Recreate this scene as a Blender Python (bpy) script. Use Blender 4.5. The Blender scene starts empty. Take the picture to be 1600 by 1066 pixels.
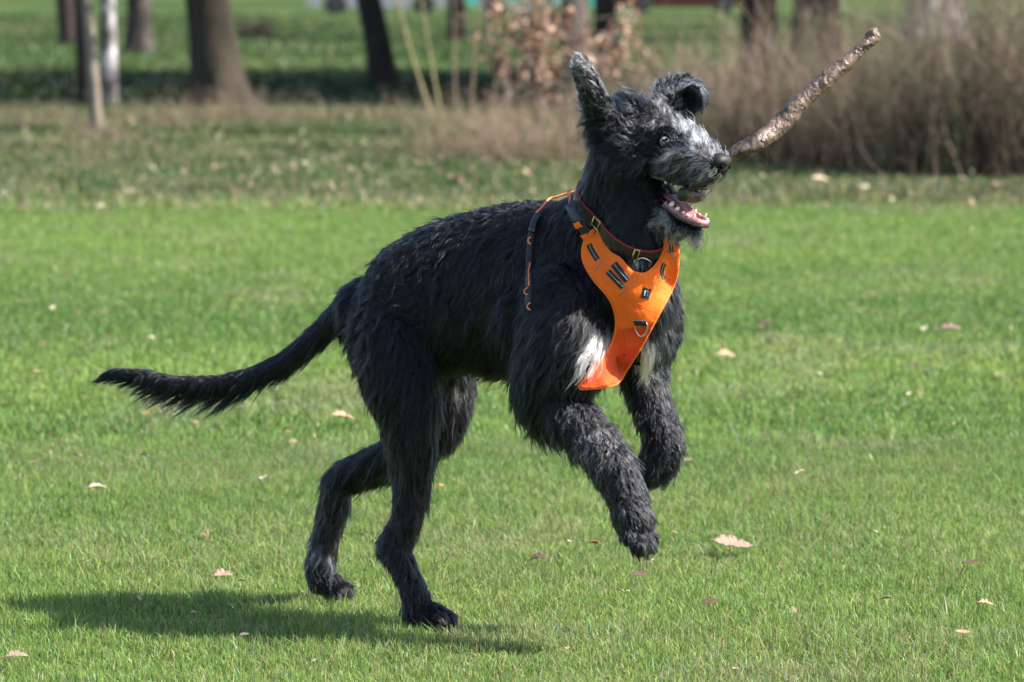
import bpy, math, random
import numpy as np
from mathutils import Vector
from mathutils.bvhtree import BVHTree
from mathutils.kdtree import KDTree
R = math.radians
rng = np.random.default_rng(7)
random.seed(7)
S = bpy.context.scene
COL = S.collection

# ------------------------------------------------------------------ camera
FPX = 6500.0; CAM = np.array([0.0, -10.0, 1.65]); PITCH = math.atan(593/6500)
cam = bpy.data.objects.new('camera', bpy.data.cameras.new('camera'))
COL.objects.link(cam); S.camera = cam
cam.location = CAM; cam.rotation_euler = (math.pi/2-PITCH, 0, 0)
cam.data.sensor_width = 36; cam.data.lens = 36*FPX/1600
cam.data.clip_start = 0.1; cam.data.clip_end = 2000
cam.data.dof.use_dof = True; cam.data.dof.focus_distance = 10.05
cam.data.dof.aperture_fstop = 5.0; cam.data.dof.aperture_blades = 0
# ------------------------------------------------------------------ sky and sun
SUN_EL, SUN_DIR = 43.0, np.array([0.985, -0.17])   # towards the sun, seen from above
w = bpy.data.worlds.new('World'); S.world = w; w.use_nodes = True
nt = w.node_tree; nt.nodes.clear()
sky = nt.nodes.new('ShaderNodeTexSky'); sky.sky_type = 'NISHITA'; sky.sun_disc = False
sky.sun_elevation = R(SUN_EL); sky.sun_rotation = math.atan2(SUN_DIR[0], SUN_DIR[1])
bg = nt.nodes.new('ShaderNodeBackground'); bg.inputs[1].default_value = 0.10
ow = nt.nodes.new('ShaderNodeOutputWorld')
nt.links.new(sky.outputs[0], bg.inputs[0]); nt.links.new(bg.outputs[0], ow.inputs[0])
sl = bpy.data.lights.new('sun', 'SUN'); sl.energy = 5.0; sl.angle = R(0.53); sl.color = (1, 0.95, 0.87)
sun = bpy.data.objects.new('sun', sl); COL.objects.link(sun)
sd = Vector((SUN_DIR[0]*math.cos(R(SUN_EL)), SUN_DIR[1]*math.cos(R(SUN_EL)), math.sin(R(SUN_EL)))).normalized()
sun.rotation_euler = sd.to_track_quat('Z', 'Y').to_euler(); sun.location = (6, -4, 8)
S.view_settings.view_transform = 'Standard'; S.view_settings.look = 'None'
S.view_settings.exposure = 1.52; S.view_settings.gamma = 1
S.cycles.max_bounces = 10; S.cycles.diffuse_bounces = 3; S.cycles.glossy_bounces = 8
S.cycles.transparent_max_bounces = 8; S.cycles.transmission_bounces = 8
S.cycles.use_denoising = True
try: S.cycles_curves.shape = 'RIBBONS'
except Exception: pass

# ------------------------------------------------------------------ helpers
cp, sp = math.cos(PITCH), math.sin(PITCH)
def ray(px, py):
    a = (px-800)/FPX; b = (533-py)/FPX
    return np.array([a, cp + b*sp, -sp + b*cp])      # right, forward, up
def P(px, py, y):
    d = ray(px, py); t = (y-CAM[1])/d[1]
    return CAM + d*t
def G(px, py):
    d = ray(px, py); t = -CAM[2]/d[2]
    return CAM + d*t
def proj(p):
    q = np.asarray(p)-CAM
    f = q[..., 1]*cp - q[..., 2]*sp; u = q[..., 1]*sp + q[..., 2]*cp
    return 800+FPX*q[..., 0]/f, 533-FPX*u/f
def unit(v):
    v = np.asarray(v, float); return v/(np.linalg.norm(v, axis=-1, keepdims=True)+1e-12)
def hsh(i, j, k, s):
    h = (i*374761393 + j*668265263 + k*2147483647 + s*974634777) & 0xffffffff
    h = ((h ^ (h >> 13))*1274126177) & 0xffffffff
    return ((h ^ (h >> 16)) & 0xffff)/65535.0
def vnoise(p, scale, seed=0):
    q = np.asarray(p, float)*scale; i = np.floor(q).astype(np.int64); f = q-i; f = f*f*(3-2*f)
    out = 0
    for dx in (0, 1):
        for dy in (0, 1):
            for dz in (0, 1):
                wgt = (f[:, 0] if dx else 1-f[:, 0])*(f[:, 1] if dy else 1-f[:, 1])*(f[:, 2] if dz else 1-f[:, 2])
                out = out + wgt*hsh(i[:, 0]+dx, i[:, 1]+dy, i[:, 2]+dz, seed)
    return out
def mesh_from(name, verts, faces, mat=None, smooth=True):
    me = bpy.data.meshes.new(name); me.from_pydata([tuple(v) for v in verts], [], [tuple(f) for f in faces])
    if smooth: me.polygons.foreach_set('use_smooth', [True]*len(me.polygons))
    if mat: me.materials.append(mat)
    me.update(); return me
def fast_mesh(name, verts, faces, mat, smooth=False):
    """verts n x 3, faces m x k (k the same for all)"""
    me = bpy.data.meshes.new(name); k = faces.shape[1]
    me.vertices.add(len(verts)); me.vertices.foreach_set('co', verts.astype(np.float32).ravel())
    me.loops.add(faces.size); me.loops.foreach_set('vertex_index', faces.astype(np.int32).ravel())
    me.polygons.add(len(faces)); me.polygons.foreach_set('loop_start', np.arange(0, faces.size, k, dtype=np.int32))
    if smooth: me.polygons.foreach_set('use_smooth', np.ones(len(faces), bool))
    me.materials.append(mat); me.update(calc_edges=True); return me
def link(name, me, parent=None):
    o = bpy.data.objects.new(name, me); COL.objects.link(o)
    if parent is not None: o.parent = parent
    return o
def tag(o, label=None, cat=None, group=None, kind=None):
    if label: o['label'] = label
    if cat: o['category'] = cat
    if group: o['group'] = group
    if kind: o['kind'] = kind
    return o
def empty(name, loc=(0, 0, 0)):
    o = bpy.data.objects.new(name, None); COL.objects.link(o); o.location = loc; o.empty_display_size = .1
    return o
def part(name, me, parent):
    """world-space mesh put under a parent that may be moved off the origin"""
    o = link(name, me, parent)
    off = Vector((0, 0, 0)); q = parent
    while q is not None: off += q.location; q = q.parent
    o.location = -off
    return o
class MB:
    def __init__(s): s.v = []; s.f = []
    def add(s, v, f):
        n = len(s.v); s.v += [tuple(x) for x in v]; s.f += [tuple(i+n for i in q) for q in f]
    def mesh(s, name, mat, smooth=True): return mesh_from(name, s.v, s.f, mat, smooth)
def crom(pts, n):
    pts = np.asarray(pts, float); m = len(pts)
    if m < 3:
        t = np.linspace(0, 1, n)[:, None]; return pts[0]*(1-t)+pts[-1]*t
    ext = np.vstack([2*pts[0]-pts[1], pts, 2*pts[-1]-pts[-2]])
    out = []
    for u in np.linspace(0, m-1-1e-9, n):
        i = int(u); t = u-i; p0, p1, p2, p3 = ext[i:i+4]
        out.append(.5*((2*p1)+(-p0+p2)*t+(2*p0-5*p1+4*p2-p3)*t*t+(-p0+3*p1-3*p2+p3)*t**3))
    return np.array(out)
def frames(c, up=(0, 0, 1)):
    t = unit(np.gradient(c, axis=0)); u = np.asarray(up, float); us = []
    for k in range(len(c)):
        u = u-t[k]*np.dot(u, t[k])
        if np.linalg.norm(u) < 1e-4: u = np.cross(t[k], (1, .3, .2))
        u = unit(u); us.append(u)
    us = np.array(us); return t, us, np.cross(t, us)
def tube(pts, rad, seg=10, n=None, ru=None, up=(0, 0, 1), cap=True, round_end=False):
    """pts polyline; rad radius along; ru radius along the up direction"""
    pts = np.asarray(pts, float); rad = np.asarray(rad, float)*np.ones(len(pts)); ru = rad if ru is None else np.asarray(ru, float)*np.ones(len(pts))
    if n:
        pr = crom(np.column_stack([pts, rad, ru]), n); pts, rad, ru = pr[:, :3], np.maximum(pr[:, 3], 1e-5), np.maximum(pr[:, 4], 1e-5)
    if round_end:
        t = unit(np.gradient(pts, axis=0)); a, b = pts[0], pts[-1]; P0 = []; R0 = []; U0 = []
        for s_ in (1.0, .92, .72, .38):
            k = math.sqrt(max(0, 1-s_*s_)); k = max(k, .03)
            P0.append(a-t[0]*min(rad[0], ru[0])*s_); R0.append(rad[0]*k); U0.append(ru[0]*k)
        P1 = []; R1 = []; U1 = []
        for s_ in (.38, .72, .92, 1.0):
            k = math.sqrt(max(0, 1-s_*s_)); k = max(k, .03)
            P1.append(b+t[-1]*min(rad[-1], ru[-1])*s_); R1.append(rad[-1]*k); U1.append(ru[-1]*k)
        pts = np.vstack([P0, pts, P1]); rad = np.concatenate([R0, rad, R1]); ru = np.concatenate([U0, ru, U1])
    t, u, s = frames(pts, up); m = len(pts); ang = np.linspace(0, 2*np.pi, seg, endpoint=False)
    v = (pts[:, None, :] + s[:, None, :]*(np.cos(ang)[None, :, None]*rad[:, None, None]) + u[:, None, :]*(np.sin(ang)[None, :, None]*ru[:, None, None])).reshape(-1, 3)
    f = []
    for k in range(m-1):
        for j in range(seg):
            j2 = (j+1) % seg; f.append((k*seg+j, k*seg+j2, (k+1)*seg+j2, (k+1)*seg+j))
    if cap:
        f.append(tuple(range(seg-1, -1, -1))); f.append(tuple((m-1)*seg+j for j in range(seg)))
    return v, f
def ball(c, r, seg=16, rings=10, axes=None):
    c = np.asarray(c, float); r = np.asarray(r, float)*np.ones(3)
    A = np.eye(3) if axes is None else np.asarray(axes)
    v = [c+A[2]*r[2]]
    for i in range(1, rings):
        th = math.pi*i/rings
        for j in range(seg):
            ph = 2*math.pi*j/seg
            v.append(c+A[0]*r[0]*math.sin(th)*math.cos(ph)+A[1]*r[1]*math.sin(th)*math.sin(ph)+A[2]*r[2]*math.cos(th))
    v.append(c-A[2]*r[2]); f = []
    for j in range(seg): f.append((0, 1+j, 1+(j+1) % seg))
    for i in range(rings-2):
        for j in range(seg):
            a = 1+i*seg; f.append((a+j, a+seg+j, a+seg+(j+1) % seg, a+(j+1) % seg))
    a = 1+(rings-2)*seg
    for j in range(seg): f.append((len(v)-1, a+(j+1) % seg, a+j))
    return np.array(v), f

# ------------------------------------------------------------------ materials
def mat_new(name):
    m = bpy.data.materials.new(name); m.use_nodes = True; nt = m.node_tree
    b = nt.nodes['Principled BSDF']; return m, nt, b
def nnode(nt, kind, **kw):
    n = nt.nodes.new(kind)
    for k, v in kw.items():
        if k.startswith('i_'): n.inputs[k[2:].replace('_', ' ')].default_value = v
        else: setattr(n, k, v)
    return n
def ramp(nt, fac, stops):
    r = nt.nodes.new('ShaderNodeValToRGB'); e = r.color_ramp.elements
    while len(e) < len(stops): e.new(.5)
    for q, (p_, c_) in zip(e, stops): q.position = p_; q.color = (*c_, 1)
    nt.links.new(fac, r.inputs[0]); return r.outputs[0]
def noisy(name, stops, scale=20, rough=.7, bump=.3, bscale=None, stretch=(1, 1, 1), detail=5, spec=.3, metal=0, dist=.004, coat=0):
    m, nt, b = mat_new(name)
    tc = nnode(nt, 'ShaderNodeTexCoord'); mp = nnode(nt, 'ShaderNodeMapping'); mp.inputs['Scale'].default_value = stretch
    nt.links.new(tc.outputs['Object'], mp.inputs[0])
    n = nnode(nt, 'ShaderNodeTexNoise'); n.inputs['Scale'].default_value = scale; n.inputs['Detail'].default_value = detail
    nt.links.new(mp.outputs[0], n.inputs['Vector'])
    nt.links.new(ramp(nt, n.outputs[0], stops), b.inputs['Base Color'])
    n2 = nnode(nt, 'ShaderNodeTexNoise'); n2.inputs['Scale'].default_value = bscale or scale*3; n2.inputs['Detail'].default_value = detail
    nt.links.new(mp.outputs[0], n2.inputs['Vector'])
    bp = nnode(nt, 'ShaderNodeBump'); bp.inputs['Strength'].default_value = bump; bp.inputs['Distance'].default_value = dist
    nt.links.new(n2.outputs[0], bp.inputs['Height']); nt.links.new(bp.outputs[0], b.inputs['Normal'])
    b.inputs['Roughness'].default_value = rough; b.inputs['Specular IOR Level'].default_value = spec; b.inputs['Metallic'].default_value = metal
    b.inputs['Coat Weight'].default_value = coat
    return m
def attr_mat(name, attr, rough=.6, trans=.0, spec=.3):
    """colour from a colour attribute, with some light passing through"""
    m, nt, b = mat_new(name); a = nnode(nt, 'ShaderNodeAttribute', attribute_name=attr)
    nt.links.new(a.outputs['Color'], b.inputs['Base Color']); b.inputs['Roughness'].default_value = rough
    b.inputs['Specular IOR Level'].default_value = spec
    if trans:
        t = nnode(nt, 'ShaderNodeBsdfTranslucent'); nt.links.new(a.outputs['Color'], t.inputs[0])
        mx = nnode(nt, 'ShaderNodeMixShader'); mx.inputs[0].default_value = trans
        nt.links.new(b.outputs[0], mx.inputs[1]); nt.links.new(t.outputs[0], mx.inputs[2])
        nt.links.new(mx.outputs[0], nt.nodes['Material Output'].inputs[0])
    return m

# ------------------------------------------------------------------ ground
MOWN = 17.9      # world y where the mown lawn ends
def ground_h(x, y):
    return np.zeros_like(np.asarray(x, float))
def zone_colour(x, y, seed=0):
    """lawn colour in three zones, as linear rgb (n x 3)"""
    p = np.column_stack([x, y, np.zeros_like(x)])
    n1 = vnoise(p*[.5, 1, 1], .9, 3+seed); n2 = vnoise(p, 3.1, 5); n3 = vnoise(p*[.25, 1, 1], .45, 9)
    n4 = vnoise(p, .25, 12); n5 = vnoise(p*[.3, 1, 1], .3, 14)
    a = np.array([.115, .195, .042]); b = np.array([.212, .292, .064]); c = np.array([.260, .255, .130])
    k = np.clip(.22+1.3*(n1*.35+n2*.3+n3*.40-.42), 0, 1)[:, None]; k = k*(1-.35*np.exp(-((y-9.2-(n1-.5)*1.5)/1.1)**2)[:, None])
    g = a*(1-k)+b*k
    dry = np.clip((vnoise(p, 1.7, 21)*.7+vnoise(p, 6.1, 22)*.3-.60)*3.5, 0, 1)[:, None]*.5
    g = g*(1-dry)+c*dry
    edge = MOWN + (vnoise(p, .35, 31)-.5)*1.3+(vnoise(p, 1.8, 32)-.5)*.7
    rz = np.clip((y-edge)/1.0, 0, 1)[:, None]
    rough = np.array([.070, .135, .032])*(1-n2[:, None]*.3)
    br = np.clip((vnoise(p*[.35, 1, 1], .55, 41)*.6+vnoise(p*[.5, 1, 1], 1.9, 43)*.5-.52)*3.2, 0, 1)[:, None]
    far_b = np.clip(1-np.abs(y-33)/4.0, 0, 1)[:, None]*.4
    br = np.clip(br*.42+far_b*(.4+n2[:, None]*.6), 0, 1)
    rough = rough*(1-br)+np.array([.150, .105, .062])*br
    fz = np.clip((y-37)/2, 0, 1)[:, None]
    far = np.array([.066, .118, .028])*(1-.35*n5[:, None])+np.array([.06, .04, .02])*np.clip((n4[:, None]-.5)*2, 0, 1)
    sh = np.clip(1-np.abs(y-45)/9, 0, 1)[:, None]*.45+.22*np.clip((vnoise(p*[.15, 1, 1], .16, 44)-.42)*3, 0, 1)[:, None]  # tree shade painted into the far grass colour as a band, plus random streaks
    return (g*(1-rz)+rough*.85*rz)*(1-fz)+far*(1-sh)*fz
def build_ground():
    xs = np.concatenate([np.linspace(-400, -40, 20)[:-1], np.linspace(-40, -12, 60)[:-1], np.linspace(-12, 12, 260), np.linspace(12, 40, 60)[1:], np.linspace(40, 400, 20)[1:]])
    ys = np.concatenate([np.linspace(-60, -3, 20)[:-1], np.linspace(-3, 40, 520), np.linspace(40, 120, 260)[1:], np.linspace(120, 900, 60)[1:]])
    X, Y = np.meshgrid(xs, ys); n, m = X.shape
    v = np.column_stack([X.ravel(), Y.ravel(), np.zeros(X.size)])
    i = np.arange(n*m).reshape(n, m)
    f = np.stack([i[:-1, :-1], i[:-1, 1:], i[1:, 1:], i[1:, :-1]], -1).reshape(-1, 4)
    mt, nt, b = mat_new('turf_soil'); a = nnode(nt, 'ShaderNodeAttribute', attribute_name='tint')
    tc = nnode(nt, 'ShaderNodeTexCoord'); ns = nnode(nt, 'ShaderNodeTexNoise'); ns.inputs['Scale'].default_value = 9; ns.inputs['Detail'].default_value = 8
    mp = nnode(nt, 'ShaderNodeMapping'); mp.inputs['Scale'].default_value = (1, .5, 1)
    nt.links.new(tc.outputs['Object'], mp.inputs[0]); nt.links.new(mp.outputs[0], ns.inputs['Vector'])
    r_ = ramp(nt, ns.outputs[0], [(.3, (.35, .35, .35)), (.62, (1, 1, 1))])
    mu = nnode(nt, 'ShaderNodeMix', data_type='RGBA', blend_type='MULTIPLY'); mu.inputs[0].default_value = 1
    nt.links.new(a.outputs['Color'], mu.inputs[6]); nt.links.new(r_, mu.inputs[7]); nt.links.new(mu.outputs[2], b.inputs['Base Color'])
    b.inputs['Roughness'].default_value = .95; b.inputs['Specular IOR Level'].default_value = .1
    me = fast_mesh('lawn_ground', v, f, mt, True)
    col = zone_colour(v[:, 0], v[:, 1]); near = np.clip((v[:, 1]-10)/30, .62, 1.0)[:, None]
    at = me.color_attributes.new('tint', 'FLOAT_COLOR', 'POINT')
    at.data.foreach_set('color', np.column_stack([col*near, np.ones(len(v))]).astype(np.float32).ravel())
    tag(link('lawn', me), 'broad green park lawn running back to the trees', 'lawn', kind='structure')
build_ground()

# ------------------------------------------------------------------ grass blades
GM = attr_mat('grass_blade', 'tint', rough=.5, trans=.45, spec=.35)
def blades(name, x, y, h, wd, col, lean=.6, z0=None):
    n = len(x); a = rng.uniform(0, 2*np.pi, n); la = rng.uniform(0, 2*np.pi, n)
    ln = np.abs(rng.normal(0, 1, n))*lean*h
    side = np.column_stack([np.cos(a), np.sin(a), np.zeros(n)]); ld = np.column_stack([np.cos(la), np.sin(la), np.zeros(n)])
    base = np.column_stack([x, y, np.zeros(n) if z0 is None else z0])
    V = np.empty((n, 5, 3))
    for k, (t, wk) in enumerate(((0, .8), (.5, 1.0))):
        c = base+ld*(ln*t*t)[:, None]; c[:, 2] += h*t
        V[:, 2*k] = c-side*(wd*wk/2)[:, None]; V[:, 2*k+1] = c+side*(wd*wk/2)[:, None]
    c = base+ld*ln[:, None]; c[:, 2] += h*np.clip(1-.35*(ln/h)**2*.5, .35, 1); V[:, 4] = c
    i = np.arange(n)[:, None]*5
    # one quad split and tip as triangles: 3 triangles a blade
    F = np.concatenate([i+[0, 1, 3], i+[0, 3, 2], i+[2, 3, 4]])
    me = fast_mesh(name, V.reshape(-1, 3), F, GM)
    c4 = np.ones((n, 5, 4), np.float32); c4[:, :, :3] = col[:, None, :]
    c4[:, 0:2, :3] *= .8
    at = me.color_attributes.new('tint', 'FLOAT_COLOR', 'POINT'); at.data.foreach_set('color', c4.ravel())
    return link(name, me)
def scatter(n, y0, y1, margin, pw=1.0):
    u = rng.uniform(0, 1, n)**pw; y = y0+(y1-y0)*u; half = (y+10)*.126+margin
    # weight by width
    keep = rng.uniform(0, 1, n) < half/half.max(); y = y[keep]; half = half[keep]
    return rng.uniform(-1, 1, len(y))*half, y
def tint(x, y, n_yellow=.05):
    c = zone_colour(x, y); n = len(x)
    c = c*rng.uniform(.5, 1.65, n)[:, None]
    yl = rng.uniform(0, 1, n) < n_yellow*(.4+1.6*vnoise(np.column_stack([x, y, 0*x]), 2.3, 77))
    c[yl] = np.array([.38, .32, .17])*rng.uniform(.6, 1.25, yl.sum())[:, None]
    wl = rng.uniform(0, 1, n) < .05; c[wl] = c[wl]*[1.25, 1.3, 2.1]
    bl = rng.uniform(0, 1, n) < .12; c[bl] = c[bl]*[.6, .95, 1.3]
    return c
def build_grass():
    x, y = scatter(560000, -1.2, 4.2, .8)
    ht = .012+.020*vnoise(np.column_stack([x, y, 0*x]), 2.4, 55)+.016*vnoise(np.column_stack([x, y, 0*x]), 9, 56)
    ht = ht*rng.uniform(.55, 1.3, len(x)); tall = rng.uniform(0, 1, len(x)) < .012; ht[tall] *= 1.9
    o = blades('grass', x, y, ht, rng.uniform(.0012, .0030, len(x)), tint(x, y, .13), .85)
    tag(o, 'short mown green grass around and in front of the leaping dog', 'grass', kind='stuff')
    x, y = scatter(420000, 4.2, MOWN+.2, 1.8)
    ht = (.022+.022*vnoise(np.column_stack([x, y, 0*x]), 2.4, 55))*rng.uniform(.5, 1.3, len(x))
    o = blades('grass', x, y, ht, rng.uniform(.003, .006, len(x)), tint(x, y, .06), .8)
    tag(o, 'mown bright green grass on the lawn behind the dog', 'grass', kind='stuff')
    x, y = scatter(280000, MOWN-.6, 37, 2.6)
    ht = (.03+.09*vnoise(np.column_stack([x*.6, y, 0*x]), .8, 58)**1.5)*rng.uniform(.5, 1.4, len(x))
    o = blades('grass', x, y, ht, rng.uniform(.006, .012, len(x)), tint(x, y, .22), .8)
    tag(o, 'rough unmown grass mixed with dry brown blades beyond the lawn edge', 'grass', kind='stuff')
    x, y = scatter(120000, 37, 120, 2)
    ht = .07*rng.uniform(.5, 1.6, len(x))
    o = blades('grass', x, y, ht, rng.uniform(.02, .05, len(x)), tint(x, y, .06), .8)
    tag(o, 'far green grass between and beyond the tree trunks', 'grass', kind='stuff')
build_grass()
# ------------------------------------------------------------------ trees
def bark(name, c1, c2, c3, scale=3.6, stretch=(1, 1, .25), rough=.9):
    return noisy(name, [(.3, c1), (.5, c2), (.7, c3)], scale, rough, 1.0, scale*3, stretch, dist=.05)
BARK = {
 'dark': bark('dark_bark', (.011, .008, .007), (.028, .020, .017), (.053, .040, .034)),
 'brown': bark('brown_bark', (.011, .009, .006), (.028, .022, .014), (.048, .038, .027)),
 'grey': bark('grey_bark', (.043, .037, .034), (.099, .087, .081), (.174, .155, .149)),
 'pale': bark('pale_bark', (.099, .081, .062), (.167, .136, .105), (.236, .205, .167)),
 'birch': bark('birch_bark', (.02, .017, .017), (.16, .145, .145), (.60, .58, .60), 5, (1, 1, .6)),
 'mottled': bark('mottled_bark', (.015, .014, .011), (.046, .038, .032), (.136, .118, .112), 5, (1, 1, .5)),
}
def rough_tube(pts, rad, seg=14, n=30, amp=.06, seed=0, flare=0):
    v, f = tube(pts, rad, seg, n)
    c = crom(np.column_stack([pts, rad]), n)
    v = v.reshape(n, seg, 3); cen = c[:, None, :3]; r = c[:, 3][:, None]
    ang = np.arange(seg)/seg*2*np.pi
    nz = (vnoise(v.reshape(-1, 3)*[1, 1, .35], 5, seed).reshape(n, seg)-.5)*2*amp
    fl = flare*np.exp(-(c[:, 2]-c[0, 2])/(.9*rad[0]))[:, None]*(.55+.45*np.cos(ang*5+seed))[None, :]
    v = cen+(v-cen)*(1+nz+fl)[:, :, None]
    return v.reshape(-1, 3), f
def branches(mb, p, d, ln, r, depth):
    n = 5; pts = [p]; q = np.array(p, float); dd = unit(d)
    for _ in range(n):
        dd = unit(dd+np.array([random.gauss(0, .16), random.gauss(0, .16), random.gauss(.06, .1)])); q = q+dd*ln/n; pts.append(q)
        if depth > 0 and _ > 0:
            for s_ in range(random.choice((1, 2))):
                e = unit(dd+np.array([random.gauss(0, .8), random.gauss(0, .8), random.gauss(.2, .4)]))
                branches(mb, q, e, ln*random.uniform(.4, .65), r*.5, depth-1)
    mb.add(*tube(pts, np.linspace(r, r*.3, len(pts)), 5))
def tree(px, py, top_dx, r_px, kind, label, flare=.5, h=9, depth=2, curve=0, cat='tree', nm='park_tree', group=None, r2=.72):
    g = G(px, py); sc_ = FPX/(g[1]+10); r = r_px/sc_; dx = top_dx/sc_      # top_dx: sideways drift at the top edge of view, in px
    zt = CAM[2]; k = dx/zt
    root = empty(nm, (g[0], g[1], 0)); tag(root, label, cat, group)
    hh = min(h*.55, 5.0)
    zs = np.array([-.1, .25, .8, 1.6, 3.0, hh+1])
    def cx(z): return g[0]+k*min(z, 2.2)+.25*k*max(0, z-2.2)+curve*math.sin(z*1.2)
    pts = np.array([(cx(z), g[1]+.05*math.sin(z), z) for z in zs])
    rad = r*np.array([1.0, .94, .86, .80, .72, .5])/.86; rad = rad*np.linspace(1, r2/.72, 6)
    v, f = rough_tube(pts, rad, 22 if r > .15 else 12, 40, .07 if r > .1 else .03, int(px), flare)
    part('trunk', mesh_from('trunk', v, f, BARK[kind]), root)
    mb = MB(); top = pts[-1]
    for a in range(5 if r > .1 else 3):
        z = hh*random.uniform(.75, 1.15); an = random.uniform(0, 6.28)
        branches(mb, (cx(z), g[1], z), (math.cos(an), math.sin(an), random.uniform(.5, 1.2)), h*.45*random.uniform(.7, 1.1)*(1 if r > .1 else .4), r*.42, depth)
    branches(mb, (top[0], top[1], top[2]-.3), (0, 0, 1), h*.5, r*.5, depth)
    part('crown', mb.mesh('crown', BARK[kind]), root)
    return root
tree(109, 70, -12, 15, 'dark', 'dark narrow tree trunk far left, partly behind the pale sapling', .3)
tree(138, 172, -10, 15, 'brown', 'dull brown trunk right behind the slim pale sapling at left', .3)
tree(152, 213, -24, 9, 'pale', 'slim pale beige sapling stem standing nearest at the far left', .15, h=5, curve=.02, r2=.8)
tree(172, 168, -4, 12, 'birch', 'white and grey birch trunk beside the slim pale sapling', .25)
tree(216, 84, 2, 19, 'mottled', 'small grey and brown trunk between the birch and the broad oak', .6)
tree(345, 176, -26, 37, 'brown', 'broad brown oak trunk with a flared foot at the left', 1.05, h=13)
tree(601, 134, -34, 20, 'dark', 'black leaning tree trunk left of the orange leaved beech', .3)
tree(714, 64, -2, 14, 'brown', 'small brown trunk behind the thin stems, in front of the teal car', .25)
tree(903, 215, -8, 21, 'grey', 'smooth grey trunk rising behind the upright ear of the dog', .2)
tree(948, 160, -4, 17, 'dark', 'dark trunk just right of the smooth grey trunk', .3)
tree(1186, 120, -2, 29, 'brown', 'brown trunk standing in the brushwood above the muzzle of the dog', .3)
tree(1272, 128, 4, 38, 'mottled', 'wide mottled trunk in the brushwood behind the stick', .4, h=12)
tree(1462, 62, -6, 40, 'birch', 'thick birch foot with white patches at the upper right', .5, h=12)

# evergreens standing to the right of the view: their shade lies over the far grass
EV = attr_mat('evergreen_needles', 'tint', .6, .15)
def evergreen(x, y, h, r, label):
    root = empty('evergreen_tree', (x, y, 0)); tag(root, label, 'tree', 'evergreens beside the view')
    v, f = tube([(x, y, -.1), (x, y, h*.5), (x, y, h*.95)], [.3, .2, .04], 10, 10)
    part('trunk', mesh_from('trunk', v, f, BARK['brown']), root)
    n = 12000; t = rng.uniform(0, 1, n)**.8; z = 1+t*(h-1); rr = r*(1-t)**.8*(.6+.5*np.abs(np.sin(z*3)))*np.sqrt(rng.uniform(.1, 1, n)); a = rng.uniform(0, 6.283, n)
    c = np.column_stack([x+rr*np.cos(a), y+rr*np.sin(a), z]); d1 = unit(rng.normal(0, 1, (n, 3)))*.35; d2 = unit(np.cross(d1, rng.normal(0, 1, (n, 3))))*.12
    V = np.stack([c-d1-d2, c+d1-d2, c+d1+d2, c-d1+d2], 1).reshape(-1, 3); F = np.arange(4*n).reshape(n, 4)
    me = fast_mesh('crown', V, F, EV); at = me.color_attributes.new('tint', 'FLOAT_COLOR', 'POINT')
    cc = np.ones((n, 4, 4), np.float32); cc[:, :, :3] = (np.array([.035, .06, .025])*rng.uniform(.6, 1.5, (n, 1)))[:, None]
    at.data.foreach_set('color', cc.ravel()); part('crown', me, root)
for (x, y, h, r), wd_ in zip(((12.5, 36, 20, 4.4), (13.5, 42, 22, 4.8), (13.5, 48, 22, 4.6), (20, 37, 26, 5.2), (21, 44, 27, 5.4)), ('nearest', 'second nearest', 'third', 'taller second row', 'farthest tall')):
    evergreen(x, y, h, r, wd_+' dark evergreen tree beyond the right edge of the view')

# ------------------------------------------------------------------ brushwood
TW = attr_mat('twig_bark', 'tint', .8, 0)
def stems(name, roots, hts, spread, rad, cols, seg=7, wig=.05, droop=0.0, parent=None, side=None):
    """many thin bent three-sided stems as one mesh"""
    n = len(roots); a = rng.uniform(0, 6.283, n) if side is None else side
    ln = np.abs(rng.normal(0, 1, n))*spread*hts
    t = np.linspace(0, 1, seg)
    w1 = rng.normal(0, 1, (n, 2))*wig*hts[:, None]; w2 = rng.normal(0, 1, (n, 2))*wig*.6*hts[:, None]; ph = rng.uniform(0, 6.283, n)
    C = np.zeros((n, seg, 3)); C += roots[:, None, :]
    C[:, :, 0] += np.cos(a)[:, None]*ln[:, None]*t**1.4+w1[:, :1]*np.sin(3*t[None]+ph[:, None])+w2[:, :1]*np.sin(7*t[None]+ph[:, None])-w1[:, :1]*np.sin(ph)[:, None]-w2[:, :1]*np.sin(ph)[:, None]
    C[:, :, 1] += np.sin(a)[:, None]*ln[:, None]*t**1.4+w1[:, 1:]*np.sin(3*t[None]+ph[:, None]*2)-w1[:, 1:]*np.sin(ph*2)[:, None]
    C[:, :, 2] += hts[:, None]*(t[None]-droop*np.minimum(ln/hts, 1.5)[:, None]*t[None]**3)
    rr = rad[:, None]*(1-.75*t)[None]
    an = np.arange(3)*2*np.pi/3
    V = C[:, :, None, :]+rr[:, :, None, None]*np.stack([np.cos(an), np.sin(an), 0*an], -1)[None, None]
    i = np.arange(n)[:, None, None, None]*seg*3; k = np.arange(seg-1)[None, :, None, None]*3; j = np.arange(3)[None, None, :, None]; j2 = (j+1) % 3
    F = np.concatenate([i+k+j, i+k+j2, i+k+3+j2, i+k+3+j], -1).reshape(-1, 4)
    me = fast_mesh(name, V.reshape(-1, 3), F, TW, True)
    cc = np.ones((n, seg*3, 4), np.float32); cc[:, :, :3] = cols[:, None]
    at = me.color_attributes.new('tint', 'FLOAT_COLOR', 'POINT'); at.data.foreach_set('color', cc.ravel())
    return me, C
TWC = np.array([[.13, .085, .065], [.20, .14, .105], [.055, .038, .03], [.30, .23, .17], [.08, .085, .04], [.035, .027, .02], [.13, .085, .07], [.06, .08, .03]])
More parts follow.
